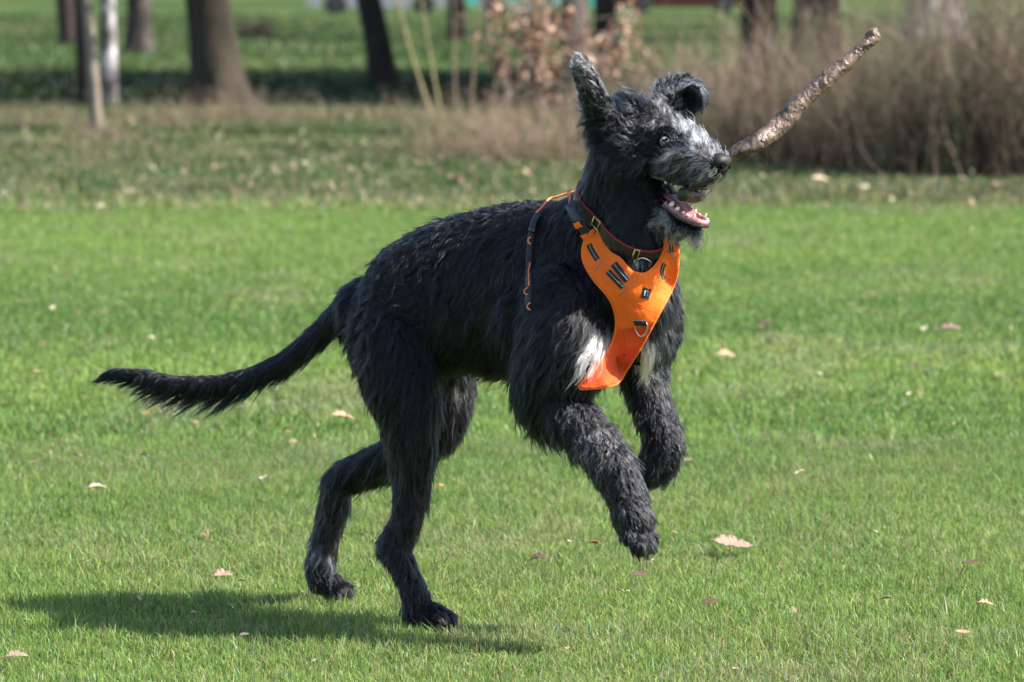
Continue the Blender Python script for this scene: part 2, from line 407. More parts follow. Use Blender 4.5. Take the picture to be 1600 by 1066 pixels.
def shrub(x, y, wx, wy, h, n, label, group, tones=None, rad=(.0025, .007), spread=.55, low=.5, nm='bare_shrub', litter=60):
    root = empty(nm, (x, y, 0)); tag(root, label, 'shrub', group)
    r = np.column_stack([x+rng.normal(0, wx*.42, n), y+rng.normal(0, wy*.4, n), np.zeros(n)])
    ht = h*rng.uniform(low, 1.15, n)**1.1
    ht[: n//3] *= .5
    tc = TWC if tones is None else np.array(tones)
    cols = tc[rng.integers(0, len(tc), n)]*rng.uniform(.7, 1.35, n)[:, None]
    me, C = stems('stems', r, ht, spread, rng.uniform(rad[0], rad[1], n), cols, 8, .08, .45)
    tag(part('stems', me, root), kind='stuff')
    # side twigs leave the stems
    m = int(n*3.2); pick = rng.integers(0, n, m); kk = rng.integers(1, 7, m); rt = C[pick, kk]
    me2, _ = stems('twigs', rt, rng.uniform(.12, .5, m)*h*.6, 1.3, rng.uniform(.0012, .003, m), cols[pick]*rng.uniform(.8, 1.3, m)[:, None], 5, .08, .5)
    tag(part('twigs', me2, root), kind='stuff')
    return root, C
BG = 'bare shrubs of the brushwood at the right'
BR = [(1010, 232, .8, .95, 460, 'low brown bare shrub just right of the raised head of the dog'),
      (1120, 244, .9, 1.15, 520, 'brown bare shrub directly behind the muzzle of the dog'),
      (1235, 254, .9, 1.3, 560, 'dense bare shrub behind the lower half of the stick'),
      (1345, 262, .9, 1.5, 540, 'tall bare shrub just right of the tip of the stick'),
      (1450, 272, .9, 1.45, 430, 'dense pinkish brown bare shrub in front of the thick birch foot'),
      (1565, 276, 1.0, 2.1, 480, 'tallest bare shrub at the right edge of the view'),
      (1690, 276, 1.0, 2.2, 400, 'bare shrub cut by the right edge of the view'),
      (1390, 205, 1.2, 1.2, 240, 'bare shrub in the second row behind the tall shrub by the stick'),
      (1540, 200, 1.3, 2.0, 330, 'bare shrub in the second row at the right edge'),
      (1130, 190, 1.1, .9, 200, 'thin bare shrub in the second row between the two brown trunks')]
for px, py, wx, h, n, lb in BR:
    g = G(px, py); shrub(g[0], g[1], wx, .9, h, n, lb, BG)
# low dry undergrowth, left half
UG = 'low dry bramble tufts along the rough grass'
dry = [[.15, .10, .08], [.22, .17, .11], [.09, .065, .05], [.12, .11, .06]]
for px, py, wx, h, n, lb in ((60, 205, 1.3, .30, 200, 'low dry brown tuft left of the slim pale sapling'),
        (160, 222, .45, .22, 260, 'straw coloured tuft round the foot of the slim pale sapling'),
        (255, 195, .9, .36, 170, 'low dry bramble between the birch and the broad oak'),
        (385, 192, 1.0, .40, 220, 'pinkish dry bramble at the right side of the foot of the broad oak'),
        (520, 188, 1.1, .24, 110, 'thin dry tuft between the broad oak and the black leaning trunk'),
        (640, 190, .8, .30, 120, 'thin dry tuft at the foot of the long yellowish canes')):
    g = G(px, py); shrub(g[0], g[1], wx, .6, h, n, lb, UG, dry, (.002, .004), .5, nm='bramble_tuft')
# under the beech
for px, py, wx, h, n, lb in ((745, 250, .8, .60, 330, 'pinkish dry undergrowth at the left foot of the orange leaved beech'),
        (850, 256, .8, .62, 340, 'dry undergrowth under the orange leaved beech, behind the neck of the dog')):
    g = G(px, py); shrub(g[0], g[1], wx, .6, h, n, lb, 'dry undergrowth under the beech', [[.20, .135, .105], [.26, .18, .13], [.11, .075, .055], [.12, .12, .06]], (.002, .0045), .35, nm='dry_undergrowth')
# long canes
def canes(px, py, tops, col, label, r=.011):
    g = G(px, py); root = empty('cane_clump', (g[0], g[1], 0)); tag(root, label, 'plant')
    for dx, tx in tops:
        sc_ = FPX/(g[1]+10); x0 = g[0]+dx/sc_; x1 = x0+tx/sc_
        pts = [(x0, g[1], -.02), (x0+(x1-x0)*.3, g[1], .5), (x0+(x1-x0)*.62, g[1]+.03, 1.1), (x1, g[1]+.05, 1.9), (x1+(x1-x0)*.5, g[1]+.1, 2.7)]
        v, f = tube(pts, [r, r*.9, r*.75, r*.5, r*.2], 7, 18)
        part('stem', mesh_from('stem', v, f, col), root)
CY = noisy('yellow_cane', [(.3, (.20, .17, .08)), (.7, (.33, .28, .14))], 12); CB = noisy('brown_cane', [(.3, (.16, .10, .07)), (.7, (.26, .18, .13))], 12)
canes(685, 205, ((0, -95), (-6, -80), (9, -50)), CY, 'long yellowish canes leaning left beside the beech', .012)
canes(712, 205, ((0, -4), (20, 22), (45, 60)), CB, 'upright brown canes between the yellowish canes and the beech', .011)

# ------------------------------------------------------------------ beech with withered leaves
def leaf_faces(c, d, nrm, ln, wd, curl):
    """small curled pointed leaves: 6 faces each"""
    n = len(c); s = unit(np.cross(d, nrm)); nn = np.cross(s, d)
    prof = [(0, .05), (.25, .75), (.55, 1), (.82, .6), (1, .04)]
    V = np.empty((n, 5, 3, 3))
    for k, (t, w_) in enumerate(prof):
        m = c+d*(ln*t)[:, None]+nn*(curl*ln*(t*t-.2*t))[:, None]
        V[:, k, 1] = m
        V[:, k, 0] = m-s*(wd*w_*.5)[:, None]+nn*(wd*.16*w_*np.sign(curl+.01))[:, None]
        V[:, k, 2] = m+s*(wd*w_*.5)[:, None]+nn*(wd*.16*w_*np.sign(curl+.01))[:, None]
    i = np.arange(n)[:, None, None, None]*15; k = np.arange(4)[None, :, None, None]*3; j = np.arange(2)[None, None, :, None]
    F = np.concatenate([i+k+j, i+k+j+1, i+k+j+4, i+k+j+3], -1).reshape(-1, 4)
    return V.reshape(-1, 3), F
LM = attr_mat('withered_leaf', 'tint', .55, .35, .3)
def leaf_mesh(name, c, ln, cols, flat=.5, dvec=None):
    n = len(c); d = unit(rng.normal(0, 1, (n, 3))+(0 if dvec is None else np.array(dvec))) if True else None
    nr = unit(rng.normal(0, 1, (n, 3))*(1-flat)+np.array([0, 0, flat])); ln = np.asarray(ln)
    V, F = leaf_faces(c, d, nr, ln, ln*rng.uniform(.45, .65, n), rng.normal(.1, .35, n))
    me = fast_mesh(name, V, F, LM, True); cc = np.ones((n, 15, 4), np.float32); cc[:, :, :3] = cols[:, None]
    at = me.color_attributes.new('tint', 'FLOAT_COLOR', 'POINT'); at.data.foreach_set('color', cc.ravel()); return me
def beech():
    g = G(850, 238); root = empty('beech_sapling', (g[0], g[1], 0)); tag(root, 'young beech holding curled orange brown leaves, behind the upright ear of the dog', 'tree')
    sc_ = FPX/(g[1]+10); mb = MB(); tips = []
    for tx, ty, r in ((735, -60, .018), (790, -90, .020), (835, -120, .024), (870, -120, .020), (925, -60, .014), (965, 40, .012), (900, 30, .012), (765, 60, .012), (815, 40, .012), (985, 60, .009)):
        b = P(850+(tx-850)*.25+random.uniform(-10, 10), 236, g[1]+random.uniform(-.2, .2)); b[2] = -.02
        t = P(tx, ty, g[1]+random.uniform(-.5, .4)); m1 = b*.6+t*.4+np.array([random.gauss(0, .06), 0, .08])
        pts = crom([b, m1, t], 12); mb.add(*tube(pts, np.linspace(r, r*.3, 12), 6))
        for k in range(3, 12):
            for _ in range(3):
                e = pts[k]+np.array([random.gauss(0, .20), random.gauss(0, .2), random.gauss(.08, .14)])
                q = crom([pts[k], (pts[k]+e)/2+np.array([0, 0, .03]), e], 5); mb.add(*tube(q, np.linspace(r*.3, .0015, 5), 4)); tips += [q[2], q[3], q[4], q[4]]
    part('trunk', mb.mesh('trunk', noisy('beech_bark', [(.3, (.12, .09, .07)), (.7, (.25, .2, .17))], 15)), root)
    tips = np.array(tips); px, py = proj(tips)
    # leaves hang in the upper part, densest round two clumps
    dens = .05+.75*np.exp(-((px-835)/55)**2-((py-35)/75)**2)+1.0*np.exp(-((px-955)/45)**2-((py-70)/28)**2)+.15*np.exp(-((px-800)/60)**2-((py-110)/50)**2)+.25*(py < -5)
    keep = rng.uniform(0, 1, len(tips)) < dens; c = np.repeat(tips[keep], 3, 0); c = c+rng.normal(0, .035, c.shape)
    n = len(c); pal = np.array([[.42, .25, .17], [.50, .32, .23], [.28, .15, .10], [.58, .43, .34], [.22, .12, .08]])
    cols = pal[rng.integers(0, 5, n)]*rng.uniform(.8, 1.15, n)[:, None]
    part('crown', leaf_mesh('crown', c, rng.uniform(.055, .095, n), cols, .3), root)
beech()
# a few single leaves caught in the brushwood and litter on the rough strip
def litter():
    n = 1700; y = MOWN-.8+(34-MOWN)*rng.uniform(0, 1, n)**1.3; half = (y+10)*.126+1; x = rng.uniform(-1, 1, n)*half
    d = vnoise(np.column_stack([x, y, 0*x]), .8, 91); keep = (d > .42) | (rng.uniform(0, 1, n) < .25); x, y = x[keep], y[keep]; n = len(x)
    pal = np.array([[.36, .26, .17], [.28, .18, .12], [.42, .36, .26], [.22, .14, .10]])
    c = np.column_stack([x, y, rng.uniform(.02, .07, n)])
    me = leaf_mesh('leaf_litter', c, rng.uniform(.03, .08, n), pal[rng.integers(0, 4, n)]*rng.uniform(.8, 1.2, n)[:, None], .75)
    tag(link('leaf_litter', me), 'scattered pale brown leaf litter on the rough strip beyond the lawn edge', 'leaf litter', kind='stuff')
litter()
def crumbs():
    n = 900; x, y = scatter(n, -1, 16, .8); n = len(x); pal = np.array([[.36, .29, .19], [.27, .19, .12], [.45, .41, .32], [.20, .14, .09]])
    me = leaf_mesh('leaf_crumbs', np.column_stack([x, y, rng.uniform(.014, .035, n)]), .010+.026*rng.uniform(0, 1, n)**2, pal[rng.integers(0, 4, n)]*rng.uniform(.8, 1.2, n)[:, None], .6)
    tag(link('leaf_crumbs', me), 'tiny crumbs of dry leaf strewn over the mown lawn', 'leaf crumbs', kind='stuff')
crumbs()

def far_wood():
    n = 60000; x = rng.uniform(-150, 150, n); y = rng.uniform(205, 235, n); top = 11+5*vnoise(np.column_stack([x, 0*x, 0*x]), .08, 3); z = rng.uniform(0, 1, n)*top
    c = np.column_stack([x, y, z]); d1 = unit(rng.normal(0, 1, (n, 3)))*.7; d2 = unit(np.cross(d1, rng.normal(0, 1, (n, 3))))*.3
    me = fast_mesh('far_wood', np.stack([c-d1-d2, c+d1-d2, c+d1+d2, c-d1+d2], 1).reshape(-1, 3), np.arange(4*n).reshape(n, 4), EV)
    cc = np.ones((n, 4, 4), np.float32); cc[:, :, :3] = (np.array([[.05, .05, .03], [.08, .06, .045], [.035, .05, .025]])[rng.integers(0, 3, n)]*rng.uniform(.6, 1.5, (n, 1)))[:, None]
    at = me.color_attributes.new('tint', 'FLOAT_COLOR', 'POINT'); at.data.foreach_set('color', cc.ravel()); tag(link('far_wood', me), 'dark wood closing off the park far behind the cars', 'wood', kind='stuff')
far_wood()
# ------------------------------------------------------------------ parked cars, far back
def car(px, py, length, colour, label, face=1):
    g = G(px, py); root = empty('parked_car', (g[0], g[1], 0)); tag(root, label, 'car', 'cars parked far behind the trees')
    x0, y0 = g[0], g[1]; L = length/2
    pm, nt_, b_ = mat_new('car_paint'); b_.inputs['Base Color'].default_value = (*colour, 1); b_.inputs['Roughness'].default_value = .3; b_.inputs['Coat Weight'].default_value = .6
    pr = [(-L, .38), (-L, .75), (-L*.93, .92), (-L*.45, 1.0), (L*.35, 1.0), (L*.9, .9), (L, .7), (L, .36), (L*.86, .24), (L*.80, .24), (L*.78, .5), (L*.7, .62), (L*.56, .62), (L*.48, .5), (L*.46, .22),
          (-L*.42, .22), (-L*.44, .5), (-L*.52, .62), (-L*.68, .62), (-L*.76, .5), (-L*.78, .24), (-L*.9, .26)]
    bm_ = MB(); n = len(pr)
    v = [(x0+face*a, y0-.86, z) for a, z in pr]+[(x0+face*a, y0+.86, z) for a, z in pr]
    bm_.add(v, [tuple(range(n)), tuple(range(2*n-1, n-1, -1))]+[(i, (i+1) % n, n+(i+1) % n, n+i) for i in range(n)])
    o = part('body', bm_.mesh('body', pm, False), root)
    cb = [(-L*.72, .98), (-L*.5, 1.42), (L*.12, 1.46), (L*.5, .99)]
    v = [(x0+face*a, y0-(.82 if z < 1.1 else .62), z) for a, z in cb]+[(x0+face*a, y0+(.82 if z < 1.1 else .62), z) for a, z in cb]
    gl, _, bb = mat_new('car_glass'); bb.inputs['Base Color'].default_value = (.02, .025, .03, 1); bb.inputs['Roughness'].default_value = .1
    m = MB(); m.add(v, [(0, 1, 2, 3), (7, 6, 5, 4), (0, 4, 5, 1), (1, 5, 6, 2), (2, 6, 7, 3), (3, 7, 4, 0)]); part('cabin', m.mesh('cabin', gl, False), root)
    tm, _, tb = mat_new('tyre_rubber'); tb.inputs['Base Color'].default_value = (.02, .02, .02, 1); tb.inputs['Roughness'].default_value = .8
    rm, _, rb = mat_new('wheel_rim'); rb.inputs['Base Color'].default_value = (.06, .06, .065, 1); rb.inputs['Metallic'].default_value = .8
    for sx in (-.6, .63):
        for sy in (-1, 1):
            cx_ = x0+face*L*sx; cy_ = y0+sy*.76
            v, f = tube([(cx_, cy_-.1, .31), (cx_, cy_+.1, .31)], [.31, .31], 20, None, None, (0, 0, 1)); wl = part('wheel', mesh_from('wheel', v, f, tm, False), root)
            v, f = tube([(cx_, cy_+sy*.09, .31), (cx_, cy_+sy*.108, .31)], [.2, .17], 16); part('rim', mesh_from('rim', v, f, rm, False), wl)
    um = MB(); v, f = ball((x0, y0, .28), (L*.8, .7, .1), 12, 6); um.add(v, f); part('underbody', um.mesh('underbody', tm), root)
car(592, 23, 4.5, (.30, .28, .31), 'pale silver car parked far back between the broad oak and the beech')
car(838, 22, 4.4, (.08, .42, .36), 'teal car parked far back behind the orange leaved beech', -1)
car(1063, 21, 4.3, (.05, .010, .012), 'dark red car parked far back above the folded ear of the dog')
# one low dark bush far behind, right of the oak
g = G(396, 60); shrub(g[0], g[1], .8, .6, .6, 200, 'small dark bush on the far grass right of the broad oak', None, [[.05, .05, .03], [.07, .06, .04]], (.008, .016), .4)

# ------------------------------------------------------------------ fallen leaves on the mown lawn, one object each
def lobed(px, py, size_px, colour, label, lobes=True, rot=None, group=None, tilt=.25, z=.045, nm='fallen_leaf', asp=.62):
    g = G(px, py); d = ray(px, py); t = (z-CAM[2])/d[2]; g = CAM+d*t
    L = size_px/(FPX/(g[1]+10))
    a = random.uniform(0, 6.28) if rot is None else rot
    n = 27; top = []; bot = []
    for k in range(n):
        u = k/(n-1); w_ = math.sin(math.pi*min(1, u**.8))**.8*(.5*asp)
        if lobes: w_ *= 1+.42*(abs(math.cos(u*math.pi*3.6+.5))**.7*2-1)
        w_ = max(w_, .012); jit = random.uniform(.92, 1.08)
        top.append((u-.5, w_*jit)); bot.append((u-.5, -w_*random.uniform(.9, 1.1)))
    V = []; curl = random.uniform(.15, .5); bend = random.uniform(-.35, .35)
    for k in range(n):
        for s_ in (1, .5, 0, -.5, -1):
            x = top[k][0]+(.03 if abs(s_) == 1 and lobes else 0)*math.sin(k*1.7); y = (top[k][1] if s_ > 0 else -bot[k][1])*s_
            zz = curl*abs(y)**1.3*1.4+bend*x*x+.018*math.sin(k*2.1+s_*3)
            V.append((x*L, y*L, zz*L))
    F = [(k*5+j, k*5+j+1, k*5+j+6, k*5+j+5) for k in range(n-1) for j in range(4)]
    m = noisy('leaf_skin', [(.3, tuple(c*.72 for c in colour)), (.7, tuple(min(1, c*1.12) for c in colour))], 60, .6, .25, 160, dist=.001)
    me = mesh_from('leaf_blade', V, F, m)
    root = link(nm, me); root.location = g
    root.rotation_euler = (random.uniform(-tilt, tilt)*.6+.22, random.uniform(-tilt, tilt), a)
    md = root.modifiers.new('thickness', 'SOLIDIFY'); md.thickness = .0006
    tag(root, label, 'leaf', group)
    if L > .03:
        v, f = tube([(-.5*L, 0, bend*.25*L), (-.62*L, .02*L, bend*.25*L), (-.72*L, .06*L, .0)], [.0009, .0008, .0006], 5)
        s_ = link('stalk', mesh_from('stalk', v, f, m), root)
    return root
PK, TN, PL, BN, OR, GY = (.27, .195, .14), (.36, .25, .15), (.50, .42, .30), (.13, .08, .055), (.33, .16, .08), (.20, .165, .15)
LV = [(1145, 850, 56, PK, 'large pinkish tan oak leaf lying right of the lowest front paw', 1), (25, 1023, 34, PK, 'pinkish curled leaf at the bottom left corner', 1),
 (152, 760, 25, PL, 'pale oval leaf on the lawn far left, below the tail tip', 0), (410, 746, 20, PL, 'pale round leaf on the lawn below the middle of the tail', 0),
 (455, 691, 19, TN, 'tan leaf, the lower of two below the base of the tail', 1), (450, 675, 11, OR, 'small orange leaf, the upper of two below the base of the tail', 0),
 (537, 652, 34, TN, 'long tan leaf left of the thigh of the dog', 1), (348, 899, 26, PK, 'pinkish leaf on the sunlit grass left of the far hind paw', 1),
 (378, 908, 12, TN, 'small yellow tan leaf beside a pinkish leaf left of the far hind paw', 0), (343, 966, 13, GY, 'grey leaf bit in the shadow of the dog, the upper one', 0),
 (381, 991, 15, GY, 'grey brown curled leaf in the shadow of the dog, the lower one', 1), (303, 956, 10, TN, 'tiny tan leaf bit at the upper edge of the shadow of the dog', 0),
 (842, 871, 30, BN, 'brown leaf with a pale edge between hind paw and front paw', 1), (926, 848, 20, OR, 'small orange tan leaf left of the lowest front paw', 0),
 (1001, 897, 22, BN, 'dark brown folded leaf just below the lowest front paw', 0), (890, 845, 9, PL, 'tiny whitish leaf bit between the brown and the orange tan leaf', 0),
 (1016, 874, 13, TN, 'small tan leaf touching the lowest front paw from below', 0), (968, 922, 15, PL, 'pale leaf bit lower left of the dark folded leaf', 0),
 (1364, 830, 16, PL, 'cream leaf bit upper right of the large oak leaf', 0), (1402, 840, 12, PK, 'faint pink leaf bit right of the cream leaf bit', 0), (1520, 878, 30, BN, 'brown narrow leaf near the lower right edge', 0),
 (1248, 738, 18, PL, 'pale leaf bit on the lawn right of the folded front paw', 0), (1150, 1045, 13, TN, 'small tan leaf at the bottom edge, below the large oak leaf', 0),
 (1540, 943, 22, TN, 'tan crumpled leaf at the lower right', 1), (1484, 515, 34, PK, 'large pink leaf in the lawn at the right, level with the harness', 1),
 (1443, 513, 15, PL, 'pale split leaf left of the large pink leaf', 1), (1197, 504, 22, BN, 'brown leaf on the lawn right of the chest of the dog', 0),
 (1135, 554, 27, TN, 'tan leaf close to the right of the far elbow', 1), (1215, 571, 12, PL, 'round pale leaf bit right of the tan leaf by the far elbow', 0),
 (1277, 583, 17, PL, 'whitish leaf bit, the right one of two level with the harness tip', 0), (1420, 615, 12, PL, 'small cream leaf bit right of the front legs', 0),
 (1472, 628, 15, BN, 'brown leaf bit right of a small cream one', 0), (1543, 714, 13, PL, 'pale leaf bit near the right edge, mid lawn', 0),
 (1418, 456, 14, TN, 'faint tan leaf bit above the pale split leaf', 0), (427, 497, 13, PL, 'pale round leaf above the tail, the right of two', 0),
 (408, 489, 9, PL, 'small pale leaf above the tail, the left of two', 0), (60, 633, 12, BN, 'dark brown leaf bit below and left of the tail tip', 0),
 (363, 463, 19, TN, 'tan leaf on the lawn above the middle of the tail', 0), (82, 481, 12, PL, 'pale leaf bit in the upper left lawn', 0),
 (153, 469, 13, PL, 'cream leaf bit in the upper left lawn, right of a paler one', 0), (121, 488, 11, OR, 'orange leaf bit between two pale ones in the upper left lawn', 0),
 (234, 526, 15, PL, 'whitish leaf bit above the tail tip', 0), (67, 537, 13, OR, 'orange tan leaf bit at the left edge above the tail tip', 0),
 (57, 580, 11, TN, 'tan leaf bit at the left edge level with the tail tip', 0), (229, 645, 12, OR, 'orange leaf bit straight below the tail fringe', 0),
 (306, 660, 11, TN, 'tan leaf bit below the tail fringe, right of an orange one', 0), (120, 711, 20, PK, 'faint pinkish leaf above the pale oval leaf', 0),
 (226, 711, 17, GY, 'greyish leaf between tail and lower left lawn', 0), (1070, 719, 20, PK, 'pinkish tan leaf just right of the folded front paw', 1),
 (688, 757, 11, OR, 'small orange leaf behind the near hind leg', 0), (355, 374, 15, PL, 'whitish leaf far back on the lawn left of the rump', 0),
 (433, 421, 9, PL, 'tiny pale leaf far back on the lawn left of the hip', 0), (65, 339, 11, PL, 'pale leaf at the far left edge of the mown lawn', 0),
 (1283, 281, 26, (.62, .50, .36), 'large cream leaf on the rough strip right of the nose of the dog', 0), (1560, 288, 22, PK, 'pinkish leaf on the rough strip at the right edge', 0),
 (1350, 292, 18, PL, 'pale leaf right of the large cream leaf on the rough strip', 0), (1228, 286, 14, GY, 'dull leaf left of the large cream leaf on the rough strip', 0),
 (322, 836, 15, OR, 'faint orange leaf bit above the pinkish leaf left of the far hind paw', 0), (885, 1012, 12, TN, 'yellowish leaf bit near the bottom edge under the belly', 0),
 (1110, 940, 24, BN, 'thin brown leaf strip below the large oak leaf', 0), (1505, 988, 22, TN, 'yellow tan leaf bit at the bottom right', 0),
 (1383, 935, 18, TN, 'tan leaf strip below and right of the large oak leaf', 0), (40, 968, 12, TN, 'tan leaf bit at the left edge in the shadow', 0)]
for px, py, s_, c_, lb, lo in LV:
    lobed(px, py, s_*1.15, c_, lb, bool(lo), rot=(random.uniform(-.35, .35) if s_ > 20 else None), z=.048 if py > 430 else .058)

# ================================================================== the dog
PXM = 631.0
DOGO = np.array([-0.15, 0.30, 0.0])
dog = empty('dog', tuple(DOGO)); tag(dog, 'shaggy black and grey dog in orange harness leaping to the right on its hind paws', 'dog')
prim = MB(); bones = []     # bones: a, b, flow a, flow b, length, grey, lift, curl
def fl(*v): return unit(np.array(v, float))
HEAD_F = fl(.72, -.56, -.24)                          # where the muzzle points
HEAD_L = fl(.61, .79, .0); HEAD_U = np.cross(HEAD_F, HEAD_L); HEAD_U = unit(HEAD_U*np.sign(HEAD_U[2]))
def limb(st, n=18, seg=16, up=(0, 0, 1), lr=1.0, round_end=True):
    """st: (px, py, y, r_px[, ru_px])"""
    pts = np.array([P(s[0], s[1], s[2]) for s in st]); r = np.array([s[3] for s in st])/PXM; ru = np.array([(s[4] if len(s) > 4 else s[3]) for s in st])/PXM
    prim.add(*tube(pts, r*lr, seg, n, ru, up, True, round_end)); return pts
def bone(px0, py0, y0, px1, py1, y1, flow, ln, grey, lift=.35, curl=.3):
    bones.append((P(px0, py0, y0), P(px1, py1, y1), fl(*flow), ln, grey, lift, curl))
# torso, heading right and swinging towards the camera at the chest
limb([(572, 488, .40, 52, 50), (606, 496, .375, 78, 84), (660, 478, .335, 92, 108), (735, 458, .28, 96, 120), (810, 452, .22, 100, 132), (875, 455, .15, 98, 134), (930, 462, .08, 92, 122), (975, 470, .01, 72, 92), (998, 478, -.03, 46, 62)], 34, 26)
# rump and flank masses
limb([(610, 478, .36, 56), (622, 530, .285, 76), (628, 590, .24, 62), (638, 645, .225, 48), (643, 700, .22, 37), (642, 760, .225, 28), (634, 815, .23, 23), (616, 852, .24, 25)], 26)
limb([(614, 852, .24, 24), (634, 895, .215, 20), (650, 932, .195, 20), (655, 955, .19, 23)], 12)
limb([(648, 955, .195, 21), (676, 962, .165, 24, 20), (697, 968, .145, 18, 14)], 8)
# far hind leg
limb([(650, 480, .48, 60), (676, 560, .50, 62), (690, 620, .50, 48), (682, 668, .50, 38), (640, 700, .54, 33), (585, 728, .59, 30), (538, 745, .63, 24), (527, 760, .635, 23)], 26)
limb([(530, 752, .635, 24), (520, 800, .64, 22), (506, 850, .64, 21), (500, 890, .635, 23)], 12)
limb([(503, 905, .63, 23), (520, 915, .61, 22, 18), (532, 920, .60, 17, 14)], 8)
# near front leg
limb([(880, 470, .00, 62), (884, 540, -.03, 74), (862, 592, -.03, 62), (868, 630, -.04, 46), (905, 668, -.08, 38), (940, 705, -.12, 34), (962, 735, -.15, 33)], 24)
limb([(958, 728, -.15, 33), (975, 765, -.16, 30), (986, 800, -.17, 28)], 10)
limb([(984, 798, -.17, 29), (994, 822, -.18, 29), (1001, 838, -.19, 22, 19)], 8)
# far front leg
limb([(1000, 460, .12, 55), (1012, 510, .13, 52), (1003, 560, .12, 42), (1010, 605, .10, 33), (1022, 645, .07, 29), (1036, 680, .05, 29), (1036, 700, .05, 30)], 22)
limb([(1036, 694, .05, 30), (1030, 718, .05, 29), (1018, 735, .05, 24), (1008, 744, .05, 17)], 10)
prim.add(*ball(P(888, 594, .0), (.07, .06, .055), 16, 10)); prim.add(*ball(P(905, 560, .0), (.08, .07, .07), 16, 10))
prim.add(*ball(P(1000, 520, -.01), (.075, .07, .08), 16, 10)); prim.add(*ball(P(660, 500, .30), (.12, .09, .12), 18, 12)); prim.add(*ball(P(850, 500, .06), (.12, .07, .12), 18, 12))
# toes
for (x, y, yy, r) in ((690, 968, .115, 12), (699, 967, .14, 12), (697, 965, .17, 12), (684, 971, .10, 11), (535, 922, .575, 11), (540, 920, .60, 11), (528, 925, .56, 11), (536, 916, .63, 10),
                      (981, 838, -.215, 12), (997, 853, -.225, 14), (1012, 852, -.21, 13), (1018, 840, -.18, 11), (1003, 748, .03, 10), (1012, 752, .035, 11), (1022, 748, .05, 10)):
    prim.add(*ball(P(x, y, yy), r/PXM, 12, 8))
# tail
TAIL = limb([(575, 462, .40, 30), (545, 480, .40, 24), (510, 512, .41, 19), (465, 550, .42, 17), (415, 580, .43, 15), (350, 598, .44, 13), (280, 600, .45, 12), (220, 588, .46, 11), (180, 584, .46, 9), (158, 592, .46, 4)], 34, 12)
# neck
limb([(905, 390, .10, 72, 82), (935, 355, .06, 62, 64), (958, 318, .03, 54, 55), (972, 278, .00, 50, 52), (985, 238, -.03, 50, 50)], 18, 20)
limb([(985, 440, -.02, 60), (990, 400, -.03, 52), (985, 350, -.03, 48), (992, 310, -.03, 44)], 10)
# head: skull, brow, cheeks, muzzle
SK = P(992, 205, -.02)
Z = 1.17
def H(f, l, u): return SK+(HEAD_F*f+HEAD_L*l+HEAD_U*u)*Z
def zz(*a): return [x*Z for x in a]
AX = [HEAD_F, HEAD_L, HEAD_U]
prim.add(*ball(H(0, 0, 0), zz(.084, .066, .064), 24, 16, AX))
prim.add(*ball(H(.035, 0, .010), zz(.064, .052, .056), 20, 12, AX))
for s_ in (-1, 1):
    prim.add(*ball(H(.015, s_*.040, -.035), zz(.055, .030, .044), 16, 10, AX))     # cheek
    prim.add(*ball(H(.062, s_*.032, .024), zz(.026, .017, .015), 14, 8, AX))       # brow
    prim.add(*ball(H(.150, s_*.019, -.034), zz(.066, .024, .034), 14, 10, AX))     # flews
prim.add(*tube([H(.03, 0, .006), H(.08, 0, .006), H(.13, 0, -.001), H(.18, 0, -.010), H(.205, 0, -.014)], zz(.052, .046, .043, .041, .034), 18, 16, zz(.052, .048, .043, .039, .031), HEAD_U, True, True))
prim.add(*ball(H(.222, 0, -.008), zz(.016, .020, .018), 14, 10, AX))
# lower jaw, dropped open
JD = fl(*(HEAD_F*math.cos(R(17))-HEAD_U*math.sin(R(17)))); JU = unit(HEAD_U*math.cos(R(17))+HEAD_F*math.sin(R(17))); JH = H(.058, 0, -.080)
def J(f, l, u): return JH+(JD*f+HEAD_L*l+JU*(u-.020*math.sin(math.pi*min(1, max(0, f/.185))**1.15)))*Z
prim.add(*tube([J(-.045, 0, .002), J(.02, 0, -.006), J(.08, 0, -.013), J(.125, 0, -.016), J(.150, 0, -.015)], zz(.042, .038, .033, .029, .022), 18, 16, zz(.034, .026, .020, .019, .015), JU, True, True))
# ears (thick flaps)
def ear(st, n=16, th=.006, cup=.25):
    """st: point, half width, width direction"""
    c = np.array([s[0] for s in st]); w_ = np.array([s[1] for s in st]); d = np.array([unit(s[2]) for s in st])
    q = crom(np.column_stack([c, w_, d]), n); c = q[:, :3]; w_ = q[:, 3]; d = unit(q[:, 4:]); t = unit(np.gradient(c, axis=0)); nn = unit(np.cross(t, d))
    V = []; F = []; m = 7; us = np.linspace(-1, 1, m)
    for k in range(n):
        for side in (1, -1):
            for u in us: V.append(c[k]+d[k]*w_[k]*u+nn[k]*(th*side*(1-.6*abs(u))+cup*w_[k]*(u*u-.3)))
    for k in range(n-1):
        a = k*2*m; b = a+2*m
        for j in range(m-1):
            F.append((a+j, a+j+1, b+j+1, b+j)); F.append((a+m+j+1, a+m+j, b+m+j, b+m+j+1))
        F.append((a, b, b+m, a+m)); F.append((a+m-1, a+2*m-1, b+2*m-1, b+m-1))
    F.append(tuple(list(range(m-1, -1, -1))+list(range(m, 2*m)))); a = (n-1)*2*m
    F.append(tuple(list(range(a, a+m))+list(range(a+2*m-1, a+m-1, -1))))
    return V, F
RX = (1, -.1, .1)
prim.add(*ear([(P(952, 206, -.075), .040, (.8, -.2, .5)), (P(940, 180, -.085), .040, (.85, -.2, .4)), (P(927, 150, -.09), .036, (.9, -.2, .3)), (P(915, 118, -.09), .031, (.95, -.1, .25)), (P(907, 96, -.085), .023, (.9, 0, .3)), (P(902, 84, -.08), .008, (.9, 0, .3))], cup=.2))
